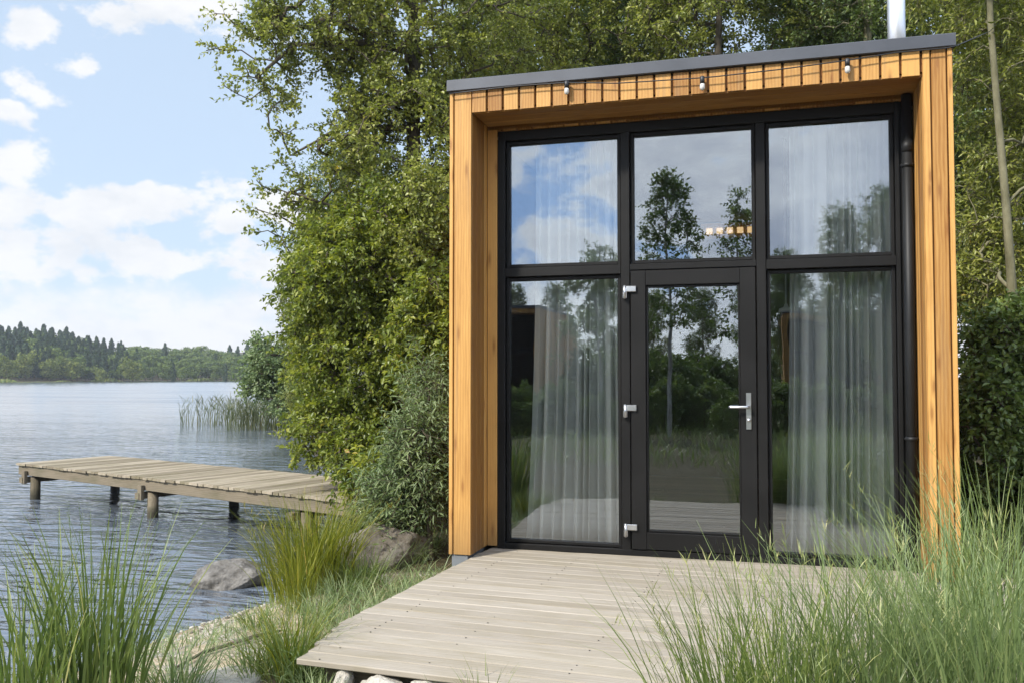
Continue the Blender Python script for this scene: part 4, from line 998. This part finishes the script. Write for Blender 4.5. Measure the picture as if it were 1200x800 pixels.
for px, top, dist, lab in ((985, 240, 24, 'conifer mirrored in the upper pane above the handle side curtain'), (1045, 215, 22, 'taller conifer mirrored at the edge of the upper pane'), (925, 290, 28, 'low conifer mirrored beside the mullion')):
    x, y, z_ = stand(px, dist); copy_thing(TB, (x, y, z_), px, lab, None, (mirror_at(px, top, dist)[2]-z_)/10.3)
for px, nd, lab in ((600, 24.5, 'larch clad neighbour cabin mirrored in the lower pane on the hinge side of the door'), (972, 29, 'larch clad neighbour cabin mirrored in the lower pane on the handle side of the door')):
    x, y, z_ = stand(px, nd); nb = copy_thing(cabin, (x, y, 0), math.pi, lab, 'neighbour cabins mirrored in the glass')
    for c in list(nb.children):
        if c.name.startswith(('flue', 'downpipe')): bpy.data.objects.remove(c)
k = 0
for px in range(150, 1500, 56):
    dist = 33+8*random.random(); x, y, z_ = stand(px, dist); s = (mirror_at(px, random.uniform(300, 345), dist)[2]-z_)/10.2
    copy_thing((TB, TA)[k % 4 == 3], (x, y, z_), px*.7, 'broad tree in the dark wood behind the viewer, seen only mirrored in the door glass', 'wood mirrored in the glass', s); k += 1

k = 0
for px in range(120, 1500, 42):
    dist = 21+6*random.random() if not (500 < px < 680 or 890 < px < 1060) else 37; x, y, z_ = stand(px, dist); s = random.uniform(.75, 1.05)
    copy_thing(T2S, (x, y, z_-.4), px*.9, 'low dense bush in the dark wood behind the viewer, seen only mirrored in the glass', 'undergrowth mirrored in the glass', s); k += 1

for px in range(420, 1200, 45):
    dist = 15+4*random.random(); x, y, z_ = stand(px, dist); s = random.uniform(.38, .55)
    copy_thing(T2S, (x, y, z_-.15), px*.7, 'low dense bush in the dark wood behind the viewer, seen only mirrored in the glass', 'undergrowth mirrored in the glass', s)

# ------------------------------------------------------------------ haze
b = MB(); b.box(-530, 530, -530, 530, -4.2, 48, .001); hz = b.build('haze', None); hz['kind'] = 'stuff'
m, N = new_mat('air'); v_ = N.n('ShaderNodeVolumePrincipled', Color=(.86, .92, 1, 1), Density=.00042); v_.inputs['Anisotropy'].default_value = .3
o = N.t.nodes.new('ShaderNodeOutputMaterial'); N.set(o, 'Volume', v_); hz.data.materials.append(m)

# ------------------------------------------------------------------ light
SUN_EL, SUN_AZ = R(41), math.atan2(-.52, -.80)      # azimuth from +Y towards +X
sd = np.array([math.sin(SUN_AZ)*math.cos(SUN_EL), math.cos(SUN_AZ)*math.cos(SUN_EL), math.sin(SUN_EL)])
sun = bpy.data.lights.new('sun', 'SUN'); sun.energy = 3.2; sun.angle = R(5); sun.color = (1, .95, .86)
so = bpy.data.objects.new('sun', sun); COL.objects.link(so); so.rotation_euler = Vector(-sd).to_track_quat('-Z', 'Y').to_euler(); so.location = (-8, -4, 12)

world = bpy.data.worlds.new('World'); sc.world = world; world.use_nodes = True
N = NT(world.node_tree)
sky = N.n('ShaderNodeTexSky', {'sky_type': 'NISHITA', 'sun_disc': False, 'sun_elevation': SUN_EL, 'sun_rotation': SUN_AZ, 'air_density': 1.0, 'dust_density': 1.2, 'ozone_density': 1.2})
gen = N.n('ShaderNodeTexCoord').outputs['Generated']
xyz = N.n('ShaderNodeSeparateXYZ', Vector=gen).outputs
az = N.math('ARCTAN2', xyz[0], xyz[1]); el = N.math('ARCSINE', xyz[2])
big_n = N.n('ShaderNodeTexNoise', Scale=13.0, Detail=9.0, Roughness=.6, Vector=N.mapping(gen, (1, 1, 1.6))).outputs['Fac']
wn = N.n('ShaderNodeTexNoise', Scale=5.0, Detail=4.0, Roughness=.55, Vector=gen).outputs['Color']
dw = N.n('ShaderNodeSeparateXYZ', Vector=wn).outputs
azw = N.math('MULTIPLY_ADD', N.math('SUBTRACT', dw[0], .5), .10, az); elw = N.math('MULTIPLY_ADD', N.math('SUBTRACT', dw[1], .5), .06, el)
def dirpx(px, py):
    r_ = ray(px, py); r_ = r_/np.linalg.norm(r_); return math.atan2(r_[0], r_[1]), math.asin(r_[2])
lobes = []
for px, py, hw, hh in ((200, 5, 125, 34), (150, 20, 60, 22), (45, 35, 42, 22), (100, 82, 28, 16), (45, 108, 42, 22), (10, 125, 30, 20), (10, 190, 45, 32), (10, 240, 45, 36), (150, 235, 85, 32), (255, 240, 48, 34), (110, 250, 60, 18), (320, 245, 60, 26), (60, 305, 130, 40), (200, 300, 150, 36), (330, 310, 120, 40)):
    a0, e0 = dirpx(px, py); lobes.append((a0, e0, hw/F_PX, hh/F_PX))
cur = None
for a0, e0, wa, we in lobes:
    dx = N.math('DIVIDE', N.math('SUBTRACT', azw, a0), wa*1.05); dy = N.math('DIVIDE', N.math('SUBTRACT', elw, e0), we*1.05)
    v_ = N.math('SUBTRACT', 1.0, N.math('SQRT', N.math('ADD', N.math('MULTIPLY', dx, dx), N.math('MULTIPLY', dy, dy))))
    cur = v_ if cur is None else N.math('SMOOTH_MAX', cur, v_, .25)
shape = N.math('ADD', cur, N.math('MULTIPLY_ADD', big_n, 3.2, -1.7))
m_l = N.ramp(shape, [(.05, 0.0), (.42, 1.0)], 'EASE')
# cloud bank low over the horizon, all round
bank = N.math('ADD', N.n('ShaderNodeMapRange', Value=el, i1=.0, i2=.17, i3=1.0, i4=-.35).outputs[0], N.math('MULTIPLY_ADD', big_n, 1.4, -.6))
m_b = N.ramp(bank, [(.15, 0.0), (.6, 1.0)], 'EASE')
# scattered clouds over the rest of the sky (outside the view), made brighter overhead as added fill
cn = N.n('ShaderNodeTexNoise', Scale=3.2, Detail=8.0, Roughness=.6, Vector=N.mapping(gen, (1, 1, 1.8), (0, 0, 0), (3.1, 1.7, .4))).outputs['Fac']
back = N.math('MAXIMUM', N.n('ShaderNodeMapRange', Value=xyz[1], i1=.35, i2=.0, i3=0.0, i4=1.0).outputs[0], N.n('ShaderNodeMapRange', Value=xyz[2], i1=.52, i2=.72, i3=0.0, i4=1.0).outputs[0])
m_s = N.math('MULTIPLY', N.ramp(cn, [(.46, 0.0), (.53, 1.0)], 'EASE'), back)
mask = N.math('MAXIMUM', N.math('MAXIMUM', m_l, m_b), m_s)
shade = N.noise(N.mapping(gen, (1, 1, 2.2), (0, 0, 0), (.02, .05, .05)), 10, 6, .6)
CL = 3.9
ccol = N.ramp(shade, [(.30, (.80*CL, .84*CL, .90*CL)), (.55, (.97*CL, .98*CL, CL)), (1, (CL, CL, CL))])
gcol = N.ramp(cn, [(.49, (8.6, 8.7, 8.8)), (.54, (6.6, 6.8, 7.3)), (.66, (3.8, 4.2, 5.2))])
ccol = N.mix(back, ccol, gcol)
front_blue = N.mix(.82, sky.outputs[0], (2.4, 2.95, 3.65)); veil = N.mix(back, front_blue, (2.9, 4.5, 7.4))
col = N.mix(mask, veil, ccol)
bg = N.n('ShaderNodeBackground', Color=col, Strength=.135)
o = N.t.nodes.new('ShaderNodeOutputWorld'); N.set(o, 'Surface', bg)

sc.view_settings.view_transform = 'Standard'; sc.view_settings.look = 'None'; sc.view_settings.gamma = 1.0; sc.view_settings.exposure = .95
sc.view_settings.use_curve_mapping = False
sc.render.engine = 'CYCLES'
cy = sc.cycles; cy.max_bounces = 8; cy.transparent_max_bounces = 12; cy.diffuse_bounces = 3; cy.glossy_bounces = 4; cy.transmission_bounces = 4
cy.caustics_reflective = False; cy.caustics_refractive = False; cy.use_denoising = True; cy.sample_clamp_indirect = 6
